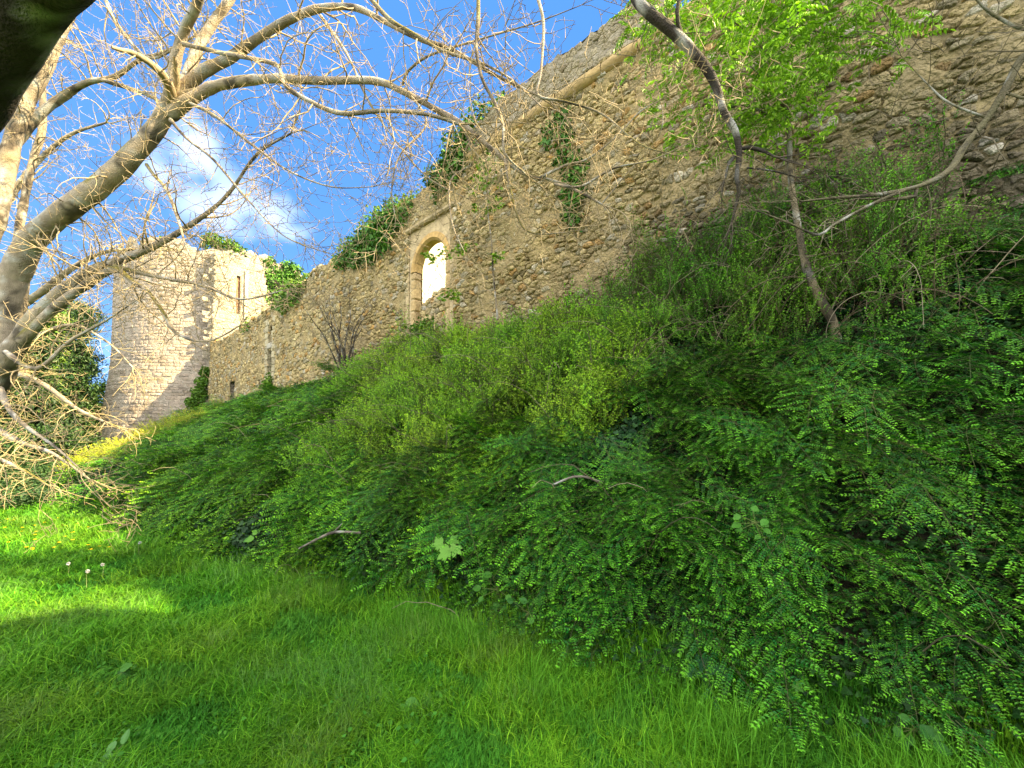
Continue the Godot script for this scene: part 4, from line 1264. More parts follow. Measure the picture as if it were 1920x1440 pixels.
func trees() -> void:
	var grey := Color(0.30, 0.25, 0.175)
	var tan_twig := Color(0.26, 0.21, 0.12)
	tree_of("bare_tree", "large leafless tree with pale lichened limbs arching over from the left edge", "tree", WALNUT, grey, 0.1, 15, 0.118, 1.2, 3, 0.26, -0.03, tan_twig, 0.26)
	tree_of("bare_tree", "smaller leafless tree behind, with pale hanging twigs before the tower foot", "tree", SECOND, Color(0.3, 0.25, 0.17), 0.0, 9, 0.13, 0.95, 3, 0.27, -0.12, Color(0.34, 0.28, 0.14), 0.1, 0.0)
	tree_of("leaning_tree", "bare lichened tree leaning in from the right edge, low forked boughs", "tree", RIGHT, Color(0.14, 0.125, 0.07), 0.16, 9, 0.17, 0.65, 2, 0.2, 0.0, Color(0.10, 0.085, 0.05), 0.2, 0.1)
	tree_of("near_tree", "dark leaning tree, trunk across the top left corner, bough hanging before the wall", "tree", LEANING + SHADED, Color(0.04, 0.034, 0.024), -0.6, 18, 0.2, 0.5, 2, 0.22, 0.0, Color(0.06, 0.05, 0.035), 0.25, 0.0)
	# young ash: slim trunk on the bank with bright new leaves
	var ash := tree_of("ash_sapling", "slim young ash on the bank with bright green new leaves high on the wall", "tree", SAPLING, Color(0.20, 0.165, 0.10), -0.02, 9, 0.2, 0.5, 2, 0.18, 0.05, Color(0.17, 0.15, 0.08), 0.3, 0.1)
	var sc := [Scatter.new(), Scatter.new()]
	for k in range(1, SAPLING.size()):
		var cv := curve(SAPLING[k], 0.06)
		var p: PackedVector3Array = cv[0]
		for j in 190:
			var a := int(pow(rng.randf(), 0.7) * (p.size() - 1))
			var q := p[a] + Vector3(rr(-1, 1), rr(-0.8, 0.8), rr(-1, 1)) * 0.48
			var f := (Vector3(rr(-1, 1), rr(-0.5, 0.4), rr(-1, 1)) + Vector3(-0.5, 0, 0.2)).normalized()
			var x := Vector3.UP.cross(f).normalized()
			x = x.rotated(f, rr(-0.5, 0.5))
			var s := rr(0.7, 1.25)
			var c := rr(0.75, 1.25)
			sc[j % 2].add(x * s, f.cross(x) * s, f * s, q, Color(c, c, c))
	for k in 2:
		scatter_part(ash, "leaves", sc[k], frond(0.17, 5, 0.068, Color(0.10, 0.26, 0.014), Color(0.30, 0.50, 0.03)), M.soft, "stuff")
	# bare elder in front of the wall, left of the doorway
	var base := Vector3(5.35, 3.3, -11.2)
	var o := thing("bare_shrub", "dark bare many-stemmed shrub before the wall, left of the arched doorway", "shrub", base)
	var mb := MB.new()
	for k in 11:
		var raw := []
		var d := Vector3(rr(-0.35, 0.1), 1.0, rr(-0.75, 0.9)).normalized()
		var q := base
		for j in 6:
			raw.append([q.x, q.y, q.z, 0.028 * (1.0 - 0.15 * j)])
			d = (d + Vector3(rr(-0.25, 0.2), rr(-0.15, 0.1), rr(-0.3, 0.3))).normalized()
			q += d * 0.42
		part(o, "stem", limb_mesh(raw, 6, Color(0.085, 0.07, 0.05), -0.2), M.bark)
		twigs_on(mb, raw, 0.15, 0.75, 2, 0.2, 0.02, Color(0.08, 0.066, 0.048), 0.2, 0.2)
	part(o, "twigs", mb.mesh(), M.twig, "stuff")
	# thin maple stem by the wall with tiers of bright leaves
	base = Vector3(5.6, 4.0, -5.6)
	o = thing("maple_sapling", "thin maple sapling against the wall right of the doorway, tiers of bright leaves", "sapling", base)
	var raw2 := []
	for j in 7: raw2.append([5.6 + 0.03 * sin(j * 1.3), 3.9 + 0.52 * j, -5.62 - 0.05 * j + 0.03 * cos(j * 2.0), 0.022 - 0.0025 * j])
	part(o, "stem", limb_mesh(raw2, 6, Color(0.22, 0.18, 0.11), -0.3), M.bark)
	var leaves := Scatter.new()
	for t in [[5.45, 5.55, -7.2, 0.35, 26], [5.5, 5.5, -6.6, 0.3, 16], [5.5, 4.65, -6.9, 0.28, 22], [5.5, 6.55, -5.9, 0.4, 30], [5.5, 6.1, -5.7, 0.35, 20], [5.55, 7.0, -5.75, 0.3, 16], [5.6, 5.1, -5.5, 0.25, 10]]:
		for j in t[4]:
			var y := Vector3(rr(-0.7, 0.3), 1.0, rr(-0.3, 0.6)).normalized()
			var x := y.cross(Vector3(rr(-1, 1), rr(-1, 1), rr(-1, 1))).normalized()
			var s := rr(0.6, 1.1)
			var c := rr(0.8, 1.25)
			leaves.add(x * s, y * s, x.cross(y) * s, Vector3(t[0], t[1], t[2]) + Vector3(rr(-0.6, 0.5), rr(-0.25, 0.25), rr(-1, 1)) * t[3], Color(c, c, c * 0.9))
		var bm := MB.new()
		thin(bm, Vector3(5.6, t[1] - 0.15, -5.7), Vector3(t[0], t[1], t[2]), 0.006, Color(0.2, 0.17, 0.1))
		part(o, "side_stem", bm.mesh(), M.twig)
	scatter_part(o, "leaves", leaves, leaf_clump(4, 0.07, 0.075, MAPLE_LEAF, Color(0.09, 0.2, 0.015), Color(0.24, 0.38, 0.03)), M.soft, "stuff")

# ---------------------------------------------------------------- the overgrown bank
const SHRUBS := [
	# x, z, reach, kind, label
	[3.45, 0.2, 1.0, 0, "glossy box honeysuckle at the bottom right corner, over broad round leaves"],
	[4.7, 0.75, 1.2, 0, "dark box honeysuckle mound at the right edge, highest on the bank"],
	[3.25, -0.75, 1.0, 0, "box honeysuckle with long comb-like sprays next to the lowest right corner"],
	[4.15, -0.45, 1.0, 0, "box honeysuckle halfway up the bank below the slim ash trunk"],
	[3.1, -1.75, 1.0, 0, "box honeysuckle spilling onto the tall grass, right of the middle"],
	[4.1, -1.5, 0.9, 0, "box honeysuckle below the bare arching canes, beside the ivy hollow"],
	[2.85, -2.95, 1.0, 0, "box honeysuckle at the lawn edge with a maple seedling growing through it"],
	[2.5, -4.3, 1.0, 0, "box honeysuckle at the lawn edge carrying a dead grey branch"],
	[3.3, -3.5, 0.9, 1, "paler honeysuckle in the middle of the bank above the maple seedling"],
	[2.45, -5.6, 1.1, 1, "honeysuckle mound just right of the low ivy patch"],
	[2.2, -7.6, 1.2, 1, "honeysuckle mound just left of the low ivy patch"],
	[1.7, -9.6, 1.4, 1, "mid green honeysuckle drift at the lawn edge where the sun reaches the grass"],
	[3.2, -9.0, 1.6, 1, "mid green honeysuckle drift halfway up the bank left of centre"],
	[1.3, -12.6, 1.7, 1, "far honeysuckle drift with sunlit tips at the lawn edge"],
	[3.0, -13.2, 2.0, 1, "far honeysuckle drift high on the bank below the slit window"],
	[4.7, -12.0, 1.6, 1, "honeysuckle at the wall foot left of the bare shrub"],
	[4.4, -17.5, 2.4, 1, "far honeysuckle below the small dark loophole"],
	[1.6, -17.5, 2.2, 1, "farthest green honeysuckle slope, half in the wall's shadow"],
	[3.75, -4.9, 1.0, 2, "yellow-green privet bush in the middle of the bank"],
	[3.1, -6.1, 1.0, 2, "low yellow-green privet with bare brown stems, left of the middle"],
	[4.7, -6.4, 1.2, 2, "yellow-green privet below the arched doorway"],
	[4.7, -4.3, 1.1, 2, "leafy privet against the wall right of the doorway"],
	[4.4, -2.9, 1.0, 2, "green privet above the ivy hollow"],
	[5.2, -8.9, 1.3, 2, "privet at the wall foot just left of the doorway"],
	[5.35, -1.2, 0.9, 3, "twiggy half-bare bush of arching brown canes around the ash trunk"],
	[5.3, -2.3, 0.9, 3, "tall twiggy bush against the wall, left of the ash trunk"],
	[5.3, -0.1, 0.9, 3, "sparse bush of long pale canes before the blackened wall foot"],
	[3.7, -2.15, 0.55, 4, "dark ivy filling a hollow in the middle of the bank"],
	[1.85, -6.35, 0.5, 4, "dark ivy patch with reddish leaves at the lawn edge"],
	[2.2, -21.5, 2.0, 5, "sunlit yellow bush at the foot of the round tower"],
	[0.6, -23.5, 2.4, 5, "sunlit yellow bush at the tower's left foot"],
	[4.6, -23.5, 2.2, 1, "green bush in the corner between tower and wall"],
	[4.6, -27.5, 2.2, 1, "dark green bush in the shaded angle of the tower"],
]

func shrubs() -> void:
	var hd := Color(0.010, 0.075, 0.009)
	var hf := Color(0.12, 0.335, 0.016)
	var stem := Color(0.07, 0.075, 0.03)
	var sprays := [[], [], [], [], [], []]
	for k in 4: sprays[0].append(comb_spray(0.46, 10, 0.22, 0.030, hd, hf, stem))
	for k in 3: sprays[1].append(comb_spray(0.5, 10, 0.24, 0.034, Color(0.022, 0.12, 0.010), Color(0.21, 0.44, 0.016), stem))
	for k in 4: sprays[2].append(twig_spray(0.3, 8, 0.027, Color(0.035, 0.15, 0.012), Color(0.235, 0.42, 0.02), Color(0.10, 0.085, 0.045), 0.92))
	for k in 3: sprays[3].append(twig_spray(0.36, 8, 0.023, Color(0.03, 0.135, 0.014), Color(0.15, 0.34, 0.02), Color(0.11, 0.085, 0.05), 0.88))
	for k in 3: sprays[4].append(leaf_clump(9, 0.09, 0.055, IVY_LEAF, Color(0.01, 0.033, 0.012), Color(0.03, 0.075, 0.02), 0.3))
	for k in 3: sprays[5].append(twig_spray(0.34, 9, 0.024, Color(0.10, 0.17, 0.014), Color(0.36, 0.40, 0.03), Color(0.2, 0.16, 0.07), 0.95))
	var mats := [M.honey, M.honey, M.privet, M.privet, M.ivy, M.soft]
	var nodes := []
	var sc := []
	var canes := []
	for s in SHRUBS:
		var o := thing(["box_honeysuckle", "box_honeysuckle", "privet_bush", "twiggy_bush", "ivy_patch", "yellow_bush"][s[3]], s[4], ["shrub", "shrub", "shrub", "shrub", "ivy", "shrub"][s[3]], Vector3(s[0], ground_y(s[0], s[1]), s[1]), ["box honeysuckle along the bank", "box honeysuckle along the bank", "privet on the bank", "twiggy bushes at the wall foot", "ivy on the bank", "sunlit bushes by the tower"][s[3]])
		nodes.append(o)
		var l := []
		for k in sprays[s[3]].size(): l.append(Scatter.new())
		sc.append(l)
		canes.append(MB.new())
	var bands := [[2.2, -3.2, 26.0], [-3.2, -8.0, 14.0], [-8.0, -16.0, 6.0], [-16.0, -33.0, 2.2]]
	for b in bands:
		var area: float = (b[0] - b[1]) * 8.0
		var n := int(area * b[2] * 30.0)
		for j in n:
			var z := rr(b[1], b[0])
			var x := rr(-1.6, 6.0)
			var e := edge_x(z)
			if x < e - 0.1: continue
			if z < -28.8 and Vector2(x, z).distance_to(TC) < TR + 0.4: continue
			var d := Vector2(x, z).length()
			var want := 520.0 * pow(3.2 / maxf(d, 3.2), 1.25)
			# which shrub grows here
			var best := -1
			var bd := 1e9
			for k in SHRUBS.size():
				var s: Array = SHRUBS[k]
				var q := Vector2(x - s[0], z - s[1]).length() / float(s[2]) + 0.5 * nz.get_noise_2d(x * 4.0 + k * 9.0, z * 4.0) + rr(0.0, 0.22)
				if q < bd:
					bd = q; best = k
			var kind: int = SHRUBS[best][3]
			if rng.randf() > want * (0.22 if kind < 2 else 1.0) / (float(b[2]) * 30.0): continue
			var frac := (x - e) / (6.0 - e)
			var mound := clampf(1.15 - 0.42 * bd * bd, 0.35, 1.15)
			var thick: float = [0.74, 0.62, 0.75, 1.15, 0.22, 0.6][kind] * mound * smoothstep(-0.03, 0.06, frac) * (1.0 + 0.3 * nz.get_noise_2d(x * 5.0, z * 5.0))
			if kind == 3 and rng.randf() < 0.15: continue
			# the growth lies in ridges running down the bank, with dark gaps between
			var ridge := nz.get_noise_2d(x * 3.0 + z * 1.5, z * 8.0 + x * 2.0) + 0.5 * nz.get_noise_2d(x * 11.0, z * 17.0)
			if ridge < -0.13 and rng.randf() < 0.72: continue
			thick *= 0.95 + 0.75 * ridge
			var gy := ground_y(x, z)
			var depth := pow(rng.randf(), 0.6)
			var p := Vector3(x, gy + thick * depth, z)
			var grow := pow(maxf(d, 3.2) / 3.2, 0.42)
			var yaw := rr(-1.15, 1.15) + 0.35
			var out := Vector3(-cos(yaw), 0, sin(yaw))
			var pitch: float
			match kind:
				2: pitch = rr(0.1, 1.3)
				3: pitch = rr(0.2, 1.4)
				5: pitch = rr(0.2, 1.3)
				_: pitch = rr(-0.35, 0.55)
			var f := (out * cos(pitch) + Vector3.UP * sin(pitch)).normalized()
			var x_ax := Vector3.UP.cross(f).normalized().rotated(f, rr(-0.45, 0.45))
			var y_ax := f.cross(x_ax)
			if kind == 4:
				y_ax = (Vector3(-0.8, 0.75, 0.25) + Vector3(rr(-1, 1), rr(-1, 1), rr(-1, 1)) * 0.3).normalized()
				x_ax = y_ax.cross(Vector3(rr(-1, 1), rr(-1, 1), rr(-1, 1))).normalized()
				f = x_ax.cross(y_ax)
			else:
				p -= f * 0.3 * grow          # the spray's tip, not its foot, makes the surface
			var s2 := grow * rr(0.7, 1.2)
			var tone := rr(0.8, 1.2) * (1.0 + 0.25 * nz.get_noise_2d(x * 3.0, z * 3.0 + 70.0))
			var warm := 1.0 + 0.35 * nz.get_noise_2d(x * 2.0 + 33.0, z * 2.0)
			var l: Array = sc[best]
			var col := Color(tone * warm, tone, tone * 0.95)
			if kind > 1:
				l[j % l.size()].add(x_ax * s2, y_ax * s2, f * s2, p, col)
			else:
				# a bough: several sprays one after another along an arching line, lying in one layer
				var run := 0.5 * grow
				for q in 6:
					var t := q / 5.0
					var along := p + f * run * (t - (0.45 if frac > 0.1 else 0.58)) + x_ax * rr(-0.12, 0.12) * grow - Vector3.UP * (0.22 * run * t * t + rr(0.0, 0.05))
					var fd := (f - Vector3.UP * 0.45 * t + x_ax * rr(-0.55, 0.55)).normalized()
					var xa := (x_ax - fd * x_ax.dot(fd)).normalized()
					var s3 := s2 * rr(0.6, 1.0)
					l[(j + q) % l.size()].add(xa * s3, fd.cross(xa) * s3, fd * s3, along, col * rr(0.9, 1.1) * (0.82 + 0.3 * t))
			# woody canes inside and, here and there, arching out
			var chance: float = [0.025, 0.02, 0.06, 0.10, 0.0, 0.02][kind] * grow
			if rng.randf() < chance:
				var cb: MB = canes[best]
				var len2 := rr(0.5, 1.3) if kind >= 2 else rr(0.3, 0.8)
				var rise := rr(0.5, 1.4)
				var start := Vector3(x, gy, z)
				var pts := PackedVector3Array()
				var rad := PackedFloat32Array()
				var cc := PackedColorArray()
				var ccol := (Color(0.12, 0.10, 0.06) if rng.randf() < 0.75 else Color(0.27, 0.23, 0.15)) * rr(0.6, 1.1)
				for k in 7:
					var t := k / 6.0
					pts.append(start + out * len2 * t * 0.9 + Vector3.UP * (thick * 0.6 + rise * len2 * (t - 0.75 * t * t)) + Vector3(rr(-1, 1), rr(-1, 1), rr(-1, 1)) * 0.015)
					rad.append(lerpf(0.0042, 0.0014, t) * sqrt(grow)); cc.append(ccol)
				cb.tube(pts, rad, 4, cc)
	for k in SHRUBS.size():
		var kind: int = SHRUBS[k][3]
		for j in sc[k].size():
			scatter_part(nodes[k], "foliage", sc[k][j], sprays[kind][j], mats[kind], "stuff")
		if canes[k].i.size(): part(nodes[k], "canes", canes[k].mesh(), M.twig, "stuff")
	# long bare canes around the ash trunk
	for k in [24, 25, 26]:
		var s: Array = SHRUBS[k]
		var mb := MB.new()
		for j in 26:
			var p := Vector3(s[0] + rr(-0.35, 0.45), 0, s[1] + rr(-0.5, 0.5))
			p.y = ground_y(p.x, p.z) + 0.1
			var d := Vector3(rr(-0.9, 0.1), rr(0.8, 1.6), rr(-0.9, 0.9)).normalized()
			twig(mb, p, d, rr(0.7, 1.6), rr(0.004, 0.008), 1, 0.07, -0.22, (Color(0.13, 0.10, 0.06) if rng.randf() < 0.65 else Color(0.28, 0.24, 0.16)) * rr(0.7, 1.2), 0.2)
		part(nodes[k], "canes", mb.mesh(), M.twig, "stuff")

# ---------------------------------------------------------------- ivy on the masonry
func ivies() -> void:
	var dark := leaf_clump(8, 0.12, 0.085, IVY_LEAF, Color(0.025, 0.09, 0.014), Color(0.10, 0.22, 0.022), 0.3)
	var fresh_and_lit := leaf_clump(8, 0.12, 0.08, IVY_LEAF, Color(0.05, 0.13, 0.014), Color(0.16, 0.26, 0.03), 0.3)  # lighter leaf copy; on the wall crests its colour stands in for sunlight
	var list := [
		["thick ivy spilling over the wall top left of the arched doorway", dark, M.ivy, 1.0, [[9.4, 7.5, 0.4], [9.9, 7.6, 0.5], [10.5, 7.5, 0.55], [11.2, 7.4, 0.55], [11.9, 7.4, 0.5], [12.7, 7.35, 0.4], [10.3, 7.05, 0.4], [11.0, 6.95, 0.35], [9.9, 7.1, 0.35], [11.8, 7.0, 0.3]]],
		["ivy on the crest of that clump left of the doorway, painted yellow-green as sunlit", fresh_and_lit, M.soft, 1.0, [[9.3, 7.85, 0.3], [10.0, 8.0, 0.35], [10.8, 7.95, 0.35], [11.6, 7.85, 0.35], [12.5, 7.7, 0.3]]],
		["ivy mass on the stepped wall top above and right of the doorway", dark, M.ivy, 1.0, [[7.9, 7.9, 0.35], [7.6, 8.25, 0.4], [7.1, 8.4, 0.45], [6.7, 8.6, 0.35], [7.3, 7.75, 0.35], [7.8, 7.5, 0.25], [6.9, 8.0, 0.35], [6.3, 8.75, 0.25]]],
		["narrow ivy vine trailing down the middle of the bare wall", dark, M.ivy, 0.8, [[4.35, 7.35, 0.12], [4.3, 7.1, 0.14], [4.2, 6.85, 0.12], [4.3, 6.6, 0.14], [4.15, 6.35, 0.16], [4.1, 6.1, 0.2], [4.1, 5.85, 0.2], [4.15, 5.6, 0.16], [4.1, 5.4, 0.1], [4.6, 7.25, 0.1], [4.65, 7.0, 0.12]]],
		["ivy painted sunlit on the wall top just left of the far slit window", fresh_and_lit, M.soft, 1.6, [[16.2, 7.45, 0.5], [17.0, 7.4, 0.55], [17.8, 7.3, 0.5], [17.2, 7.0, 0.4], [16.5, 7.0, 0.35], [22.5, 7.0, 0.3]]],
		["small ivy tuft at the foot of the slit window", fresh_and_lit, M.soft, 1.4, [[19.3, 3.9, 0.3], [19.2, 4.2, 0.18]]],
		["fresh leafy weeds in the foot of the arched doorway", fresh_and_lit, M.soft, 0.9, [[8.5, 4.1, 0.3], [8.75, 4.35, 0.2], [8.3, 4.3, 0.22], [8.8, 4.0, 0.3], [8.1, 4.0, 0.3]]],
	]
	for l in list:
		var first: Array = l[4][0]
		var o := thing("ivy", l[0], "ivy", Vector3(WALL_X, first[1], -first[0]), "ivy on the wall")
		var sc := Scatter.new()
		var mb := MB.new()
		for b in l[4]:
			for k in int(260.0 * b[2] * b[2] / (l[3] * l[3]) + 6):
				var a := rr(0, TAU)
				var r: float = b[2] * sqrt(rng.randf())
				var s: float = b[0] + cos(a) * r
				var w: float = b[1] + sin(a) * r
				var over := clampf((w - wall_top(s)) * 1.0, 0.0, 1.0)
				var out: float = 0.05 + b[2] * 0.7 * sqrt(maxf(0.0, 1.0 - r * r / (b[2] * b[2]))) * rng.randf()
				var p := Vector3(WALL_X - out + (rr(0.0, 0.8) if over > 0.0 else 0.0), w, -s)
				var y := (Vector3(-1.0, 0.5, 0.3) + Vector3(rr(-1, 1), rr(-1, 1), rr(-1, 1)) * 0.5 + Vector3.UP * over).normalized()
				var x := y.cross(Vector3(rr(-1, 1), rr(-1, 1), rr(-1, 1))).normalized()
				var g: float = l[3] * rr(0.7, 1.25)
				var c := rr(0.75, 1.3)
				sc.add(x * g, y * g, x.cross(y) * g, p, Color(c * rr(0.9, 1.2), c, c * 0.9))
			mb = MB.new()
			twig(mb, Vector3(WALL_X - 0.04, b[1] - 0.3, -b[0]), Vector3(-0.05, 1, rr(-0.4, 0.4)).normalized(), 0.7, 0.008, 1, 0.1, 0.0, Color(0.14, 0.11, 0.07), 0.2)
			part(o, "stem", mb.mesh(), M.twig)
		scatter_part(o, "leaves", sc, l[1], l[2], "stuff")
	# plants on the tower
	var tops := [
		["ivy_streak", "small streak of ivy climbing the shaded foot of the round tower", fresh_and_lit, [[2.2, 4.5, 0.35], [2.1, 5.1, 0.3], [2.0, 5.7, 0.25], [2.4, 3.9, 0.4]], false],
		["tower_bush", "green bush growing on top of the round tower", fresh_and_lit, [[1.2, 13.6, 0.6], [2.0, 13.7, 0.6], [0.6, 13.4, 0.5], [4.5, 13.3, 0.4]], true],
		["tall_bush", "tall grey-green bush rising behind the wall, right of the square block", dark, [[-1.6, 12.3, 1.0], [-2.7, 12.2, 1.1], [-3.8, 11.5, 1.2], [-1.5, 11.0, 1.0], [-2.7, 10.7, 1.2], [-4.0, 10.0, 1.3], [-1.2, 13.2, 0.6], [-2.6, 13.2, 0.7], [-4.4, 12.6, 0.8], [-5.2, 11.2, 1.1], [-5.4, 9.8, 1.2]], true],
	]
	for t in tops:
		var sc := Scatter.new()
		var at0 := Vector3.ZERO
		var stems := MB.new()
		for b: Array in t[3]:
			var c0: Vector3
			if t[0] == "tall_bush": c0 = Vector3(7.9 - b[0], b[1], -30.2)
			else:
				var a: float = b[0] / TR
				var r := TR + (0.6 if not t[4] else -0.3)
				c0 = Vector3(TC.x - sin(a) * r, b[1], TC.y + cos(a) * r)
			if at0 == Vector3.ZERO: at0 = c0
			for k in int(110.0 * b[2] * b[2] + 50.0):
				var d := Vector3(rr(-1, 1), rr(-1, 1), rr(-1, 1)).normalized() * pow(rng.randf(), 0.4)
				var y := (d + Vector3(-0.2, 0.5, 0.6)).normalized()
				var x := y.cross(Vector3(rr(-1, 1), rr(-1, 1), rr(-1, 1))).normalized()
				var c := rr(0.7, 1.3)
				sc.add(x * 1.7, y * 1.7, x.cross(y) * 1.7, c0 + d * b[2] * Vector3(1, 0.8, 0.25 if not t[4] else 1.0), Color(c, c, c * 0.9))
			twig(stems, Vector3(c0.x, 3.4, c0.z) if t[0] == "tall_bush" else c0 - Vector3(0, b[2], 0), Vector3.UP, b[1] - 3.4 if t[0] == "tall_bush" else b[2] * 1.5, 0.03, 1, 0.1, 0.0, Color(0.14, 0.11, 0.07), 0.3)
		var o := thing(t[0], t[1], "ivy" if not t[4] else "bush", at0)
		scatter_part(o, "leaves", sc, t[2], M.soft if t[2] == fresh_and_lit else M.ivy, "stuff")
		part(o, "stem", stems.mesh(), M.twig)

# ---------------------------------------------------------------- lawn
func lawn() -> void:
	var kinds := [
		blades(14, 0.055, 0.04, 0.10, 0.0025, 0.75, Color(0.035, 0.15, 0.006), Color(0.13, 0.32, 0.012)),
		blades(13, 0.06, 0.045, 0.12, 0.0022, 1.0, Color(0.035, 0.14, 0.006), Color(0.15, 0.33, 0.016)),
		blades(12, 0.05, 0.03, 0.075, 0.0032, 0.9, Color(0.025, 0.12, 0.010), Color(0.09, 0.27, 0.022)),
		blades(12, 0.06, 0.06, 0.14, 0.0017, 1.1, Color(0.06, 0.18, 0.02), Color(0.17, 0.32, 0.06)),
	]
	var names := ["lawn_grass", "lawn_grass", "lawn_grass", "dry_grass"]
	var sc := [Scatter.new(), Scatter.new(), Scatter.new(), Scatter.new()]
	var n := 0
	while n < 92000:
		n += 1
		# more of it where it lies near
		var d := 1.1 * pow(21.0 / 1.1, pow(rng.randf(), 0.85))
		var a := rr(-0.30, 1.75)
		var x := d * sin(a)
		var z := -d * cos(a)
		if x > edge_x(z) + 0.25 or x < -3.0: continue
		var g := pow(maxf(d, 2.6) / 2.6, 0.62)
		var m := nz.get_noise_2d(x * 2.2, z * 2.2) + 0.5 * nz.get_noise_2d(x * 7.0, z * 7.0)
		var near_edge := smoothstep(0.9, 0.0, edge_x(z) - x)
		var k := 0
		if m > 0.16: k = 2
		elif m < -0.2: k = 3
		else: k = n % 2
		if k == 3 and rng.randf() < 0.6: k = 1
		var tall := 1.0 + 0.5 * near_edge + 0.4 * maxf(0.0, nz.get_noise_2d(x * 1.5 + 60.0, z * 1.5))
		var s := g * rr(0.75, 1.25)
		var w := rr(0, TAU)
		var c := rr(0.8, 1.2) * (1.0 + 0.4 * nz.get_noise_2d(x * 1.3 + 11.0, z * 1.3))
		var yel := 1.0 + 0.3 * nz.get_noise_2d(x * 1.8, z * 1.8 + 31.0)
		sc[k].add(Vector3(cos(w), 0, -sin(w)) * s, Vector3(rr(-0.15, 0.15), 1.0, rr(-0.15, 0.15)) * s * tall / sqrt(g), Vector3(sin(w), 0, cos(w)) * s, Vector3(x, ground_y(x, z) - 0.005, z), Color(c * yel, c, c))
	for k in 4:
		scatter_part(self, names[k], sc[k], kinds[k], M.grass, "stuff")
	for o in get_children():
		if str(o.name).begins_with("lawn_grass"): metas(o, "short mown green grass of the lawn, shaded near and sunlit far", "grass")
		if str(o.name).begins_with("dry_grass"): metas(o, "paler bent grass stalks in patches through the lawn", "grass")
	# tall uncut grass along the foot of the hedge
	var tall_a := blades(18, 0.1, 0.13, 0.32, 0.0024, 0.75, Color(0.045, 0.17, 0.012), Color(0.115, 0.32, 0.02))
	var tg := Scatter.new()
	for k in 2600:
		var z := 1.2 - pow(rng.randf(), 1.3) * 11.0
		var x := edge_x(z) - absf(rng.randfn(0.0, 0.26)) - 0.02
		var amount := smoothstep(-0.35, 0.3, nz.get_noise_2d(x * 2.0 + 7.0, z * 2.0)) * (1.0 if z > -3.6 else 0.45)
		if rng.randf() > amount: continue
		var w := rr(0, TAU)
		var s := rr(0.6, 1.15) * (1.0 if z > -3.6 else 0.7)
		var c := rr(0.75, 1.2)
		tg.add(Vector3(cos(w), 0, -sin(w)) * s, Vector3(rr(-0.3, 0.05), 1, rr(-0.1, 0.2)) * s, Vector3(sin(w), 0, cos(w)) * s, Vector3(x, ground_y(x, z), z), Color(c, c, c))
	scatter_part(self, "tall_grass", tg, tall_a, M.grass, "stuff")
	metas(get_child(get_child_count() - 1), "long uncut grass leaning out along the foot of the bank", "grass")
	# clover and other low leaves in the turf
	var cl := Scatter.new()
	for k in 3600:
		var d := 1.3 * pow(9.0 / 1.3, rng.randf())
		var a := rr(-0.1, 1.7)
		var x := d * sin(a)
		var z := -d * cos(a)
		if x > edge_x(z) + 0.15 or x < -2.0: continue
		if nz.get_noise_2d(x * 2.6 + 5.0, z * 2.6 + 80.0) < 0.02: continue
		var w := rr(0, TAU)
		var s := rr(0.7, 1.5)
		var c := rr(0.8, 1.3)
		cl.add(Vector3(cos(w), 0, -sin(w)) * s, Vector3(rr(-0.2, 0.2), 1, rr(-0.2, 0.2)) * s, Vector3(sin(w), 0, cos(w)) * s, Vector3(x, ground_y(x, z) + rr(0.03, 0.075), z), Color(c, c, c))
	scatter_part(self, "clover", cl, leaf_clump(7, 0.035, 0.024, ROUND_LEAF, Color(0.03, 0.11, 0.012), Color(0.07, 0.2, 0.02), 1.2), M.grass, "stuff")
	metas(get_child(get_child_count() - 1), "clover and small round leaves scattered through the turf", "clover")
	# ivy creeping over the earth under all the bushes
	var gi := Scatter.new()
	for k in 12000:
		var z := 2.0 - 26.0 * pow(rng.randf(), 1.6)
		var x := rr(edge_x(z) + 0.12, 5.95)
		var y := (Vector3(-0.5, 0.9, 0.0) + Vector3(rr(-1, 1), rr(-1, 1), rr(-1, 1)) * 0.3).normalized()
		var xa := y.cross(Vector3(rr(-1, 1), rr(-1, 1), rr(-1, 1))).normalized()
		var s := rr(0.9, 1.5) * (1.0 + 0.05 * absf(z))
		var c := rr(0.7, 1.3)
		gi.add(xa * s, y * s, xa.cross(y) * s, Vector3(x, ground_y(x, z) + rr(0.02, 0.1), z), Color(c * rr(0.9, 1.2), c, c))
	scatter_part(self, "ground_ivy", gi, leaf_clump(14, 0.12, 0.036, IVY_LEAF, Color(0.008, 0.03, 0.007), Color(0.02, 0.06, 0.012), 0.8), M.ivy, "stuff")
	metas(get_child(get_child_count() - 1), "dark ivy carpeting the earth under the bushes of the bank", "ivy")
	# rough herbs on the low cross bank past the end of the lawn
	var hb := Scatter.new()
	for k in 5200:
		var z := rr(-25.0, -15.3)
		var x := rr(-5.0, edge_x(z) + 1.2)
		var w := rr(0, TAU)
		var s := rr(0.9, 2.0)
		var c := rr(0.35, 0.7)
		hb.add(Vector3(cos(w), 0, -sin(w)) * s, Vector3(0, 1, 0) * s, Vector3(sin(w), 0, cos(w)) * s, Vector3(x, ground_y(x, z) + rr(0.05, 0.35), z), Color(c, c, c * 0.9))
	scatter_part(self, "ground_cover", hb, leaf_clump(16, 0.14, 0.07, [], Color(0.03, 0.09, 0.025), Color(0.09, 0.17, 0.05), 0.7), M.privet, "stuff")
	metas(get_child(get_child_count() - 1), "low rough herbs on the bank that closes the lawn", "ground cover")

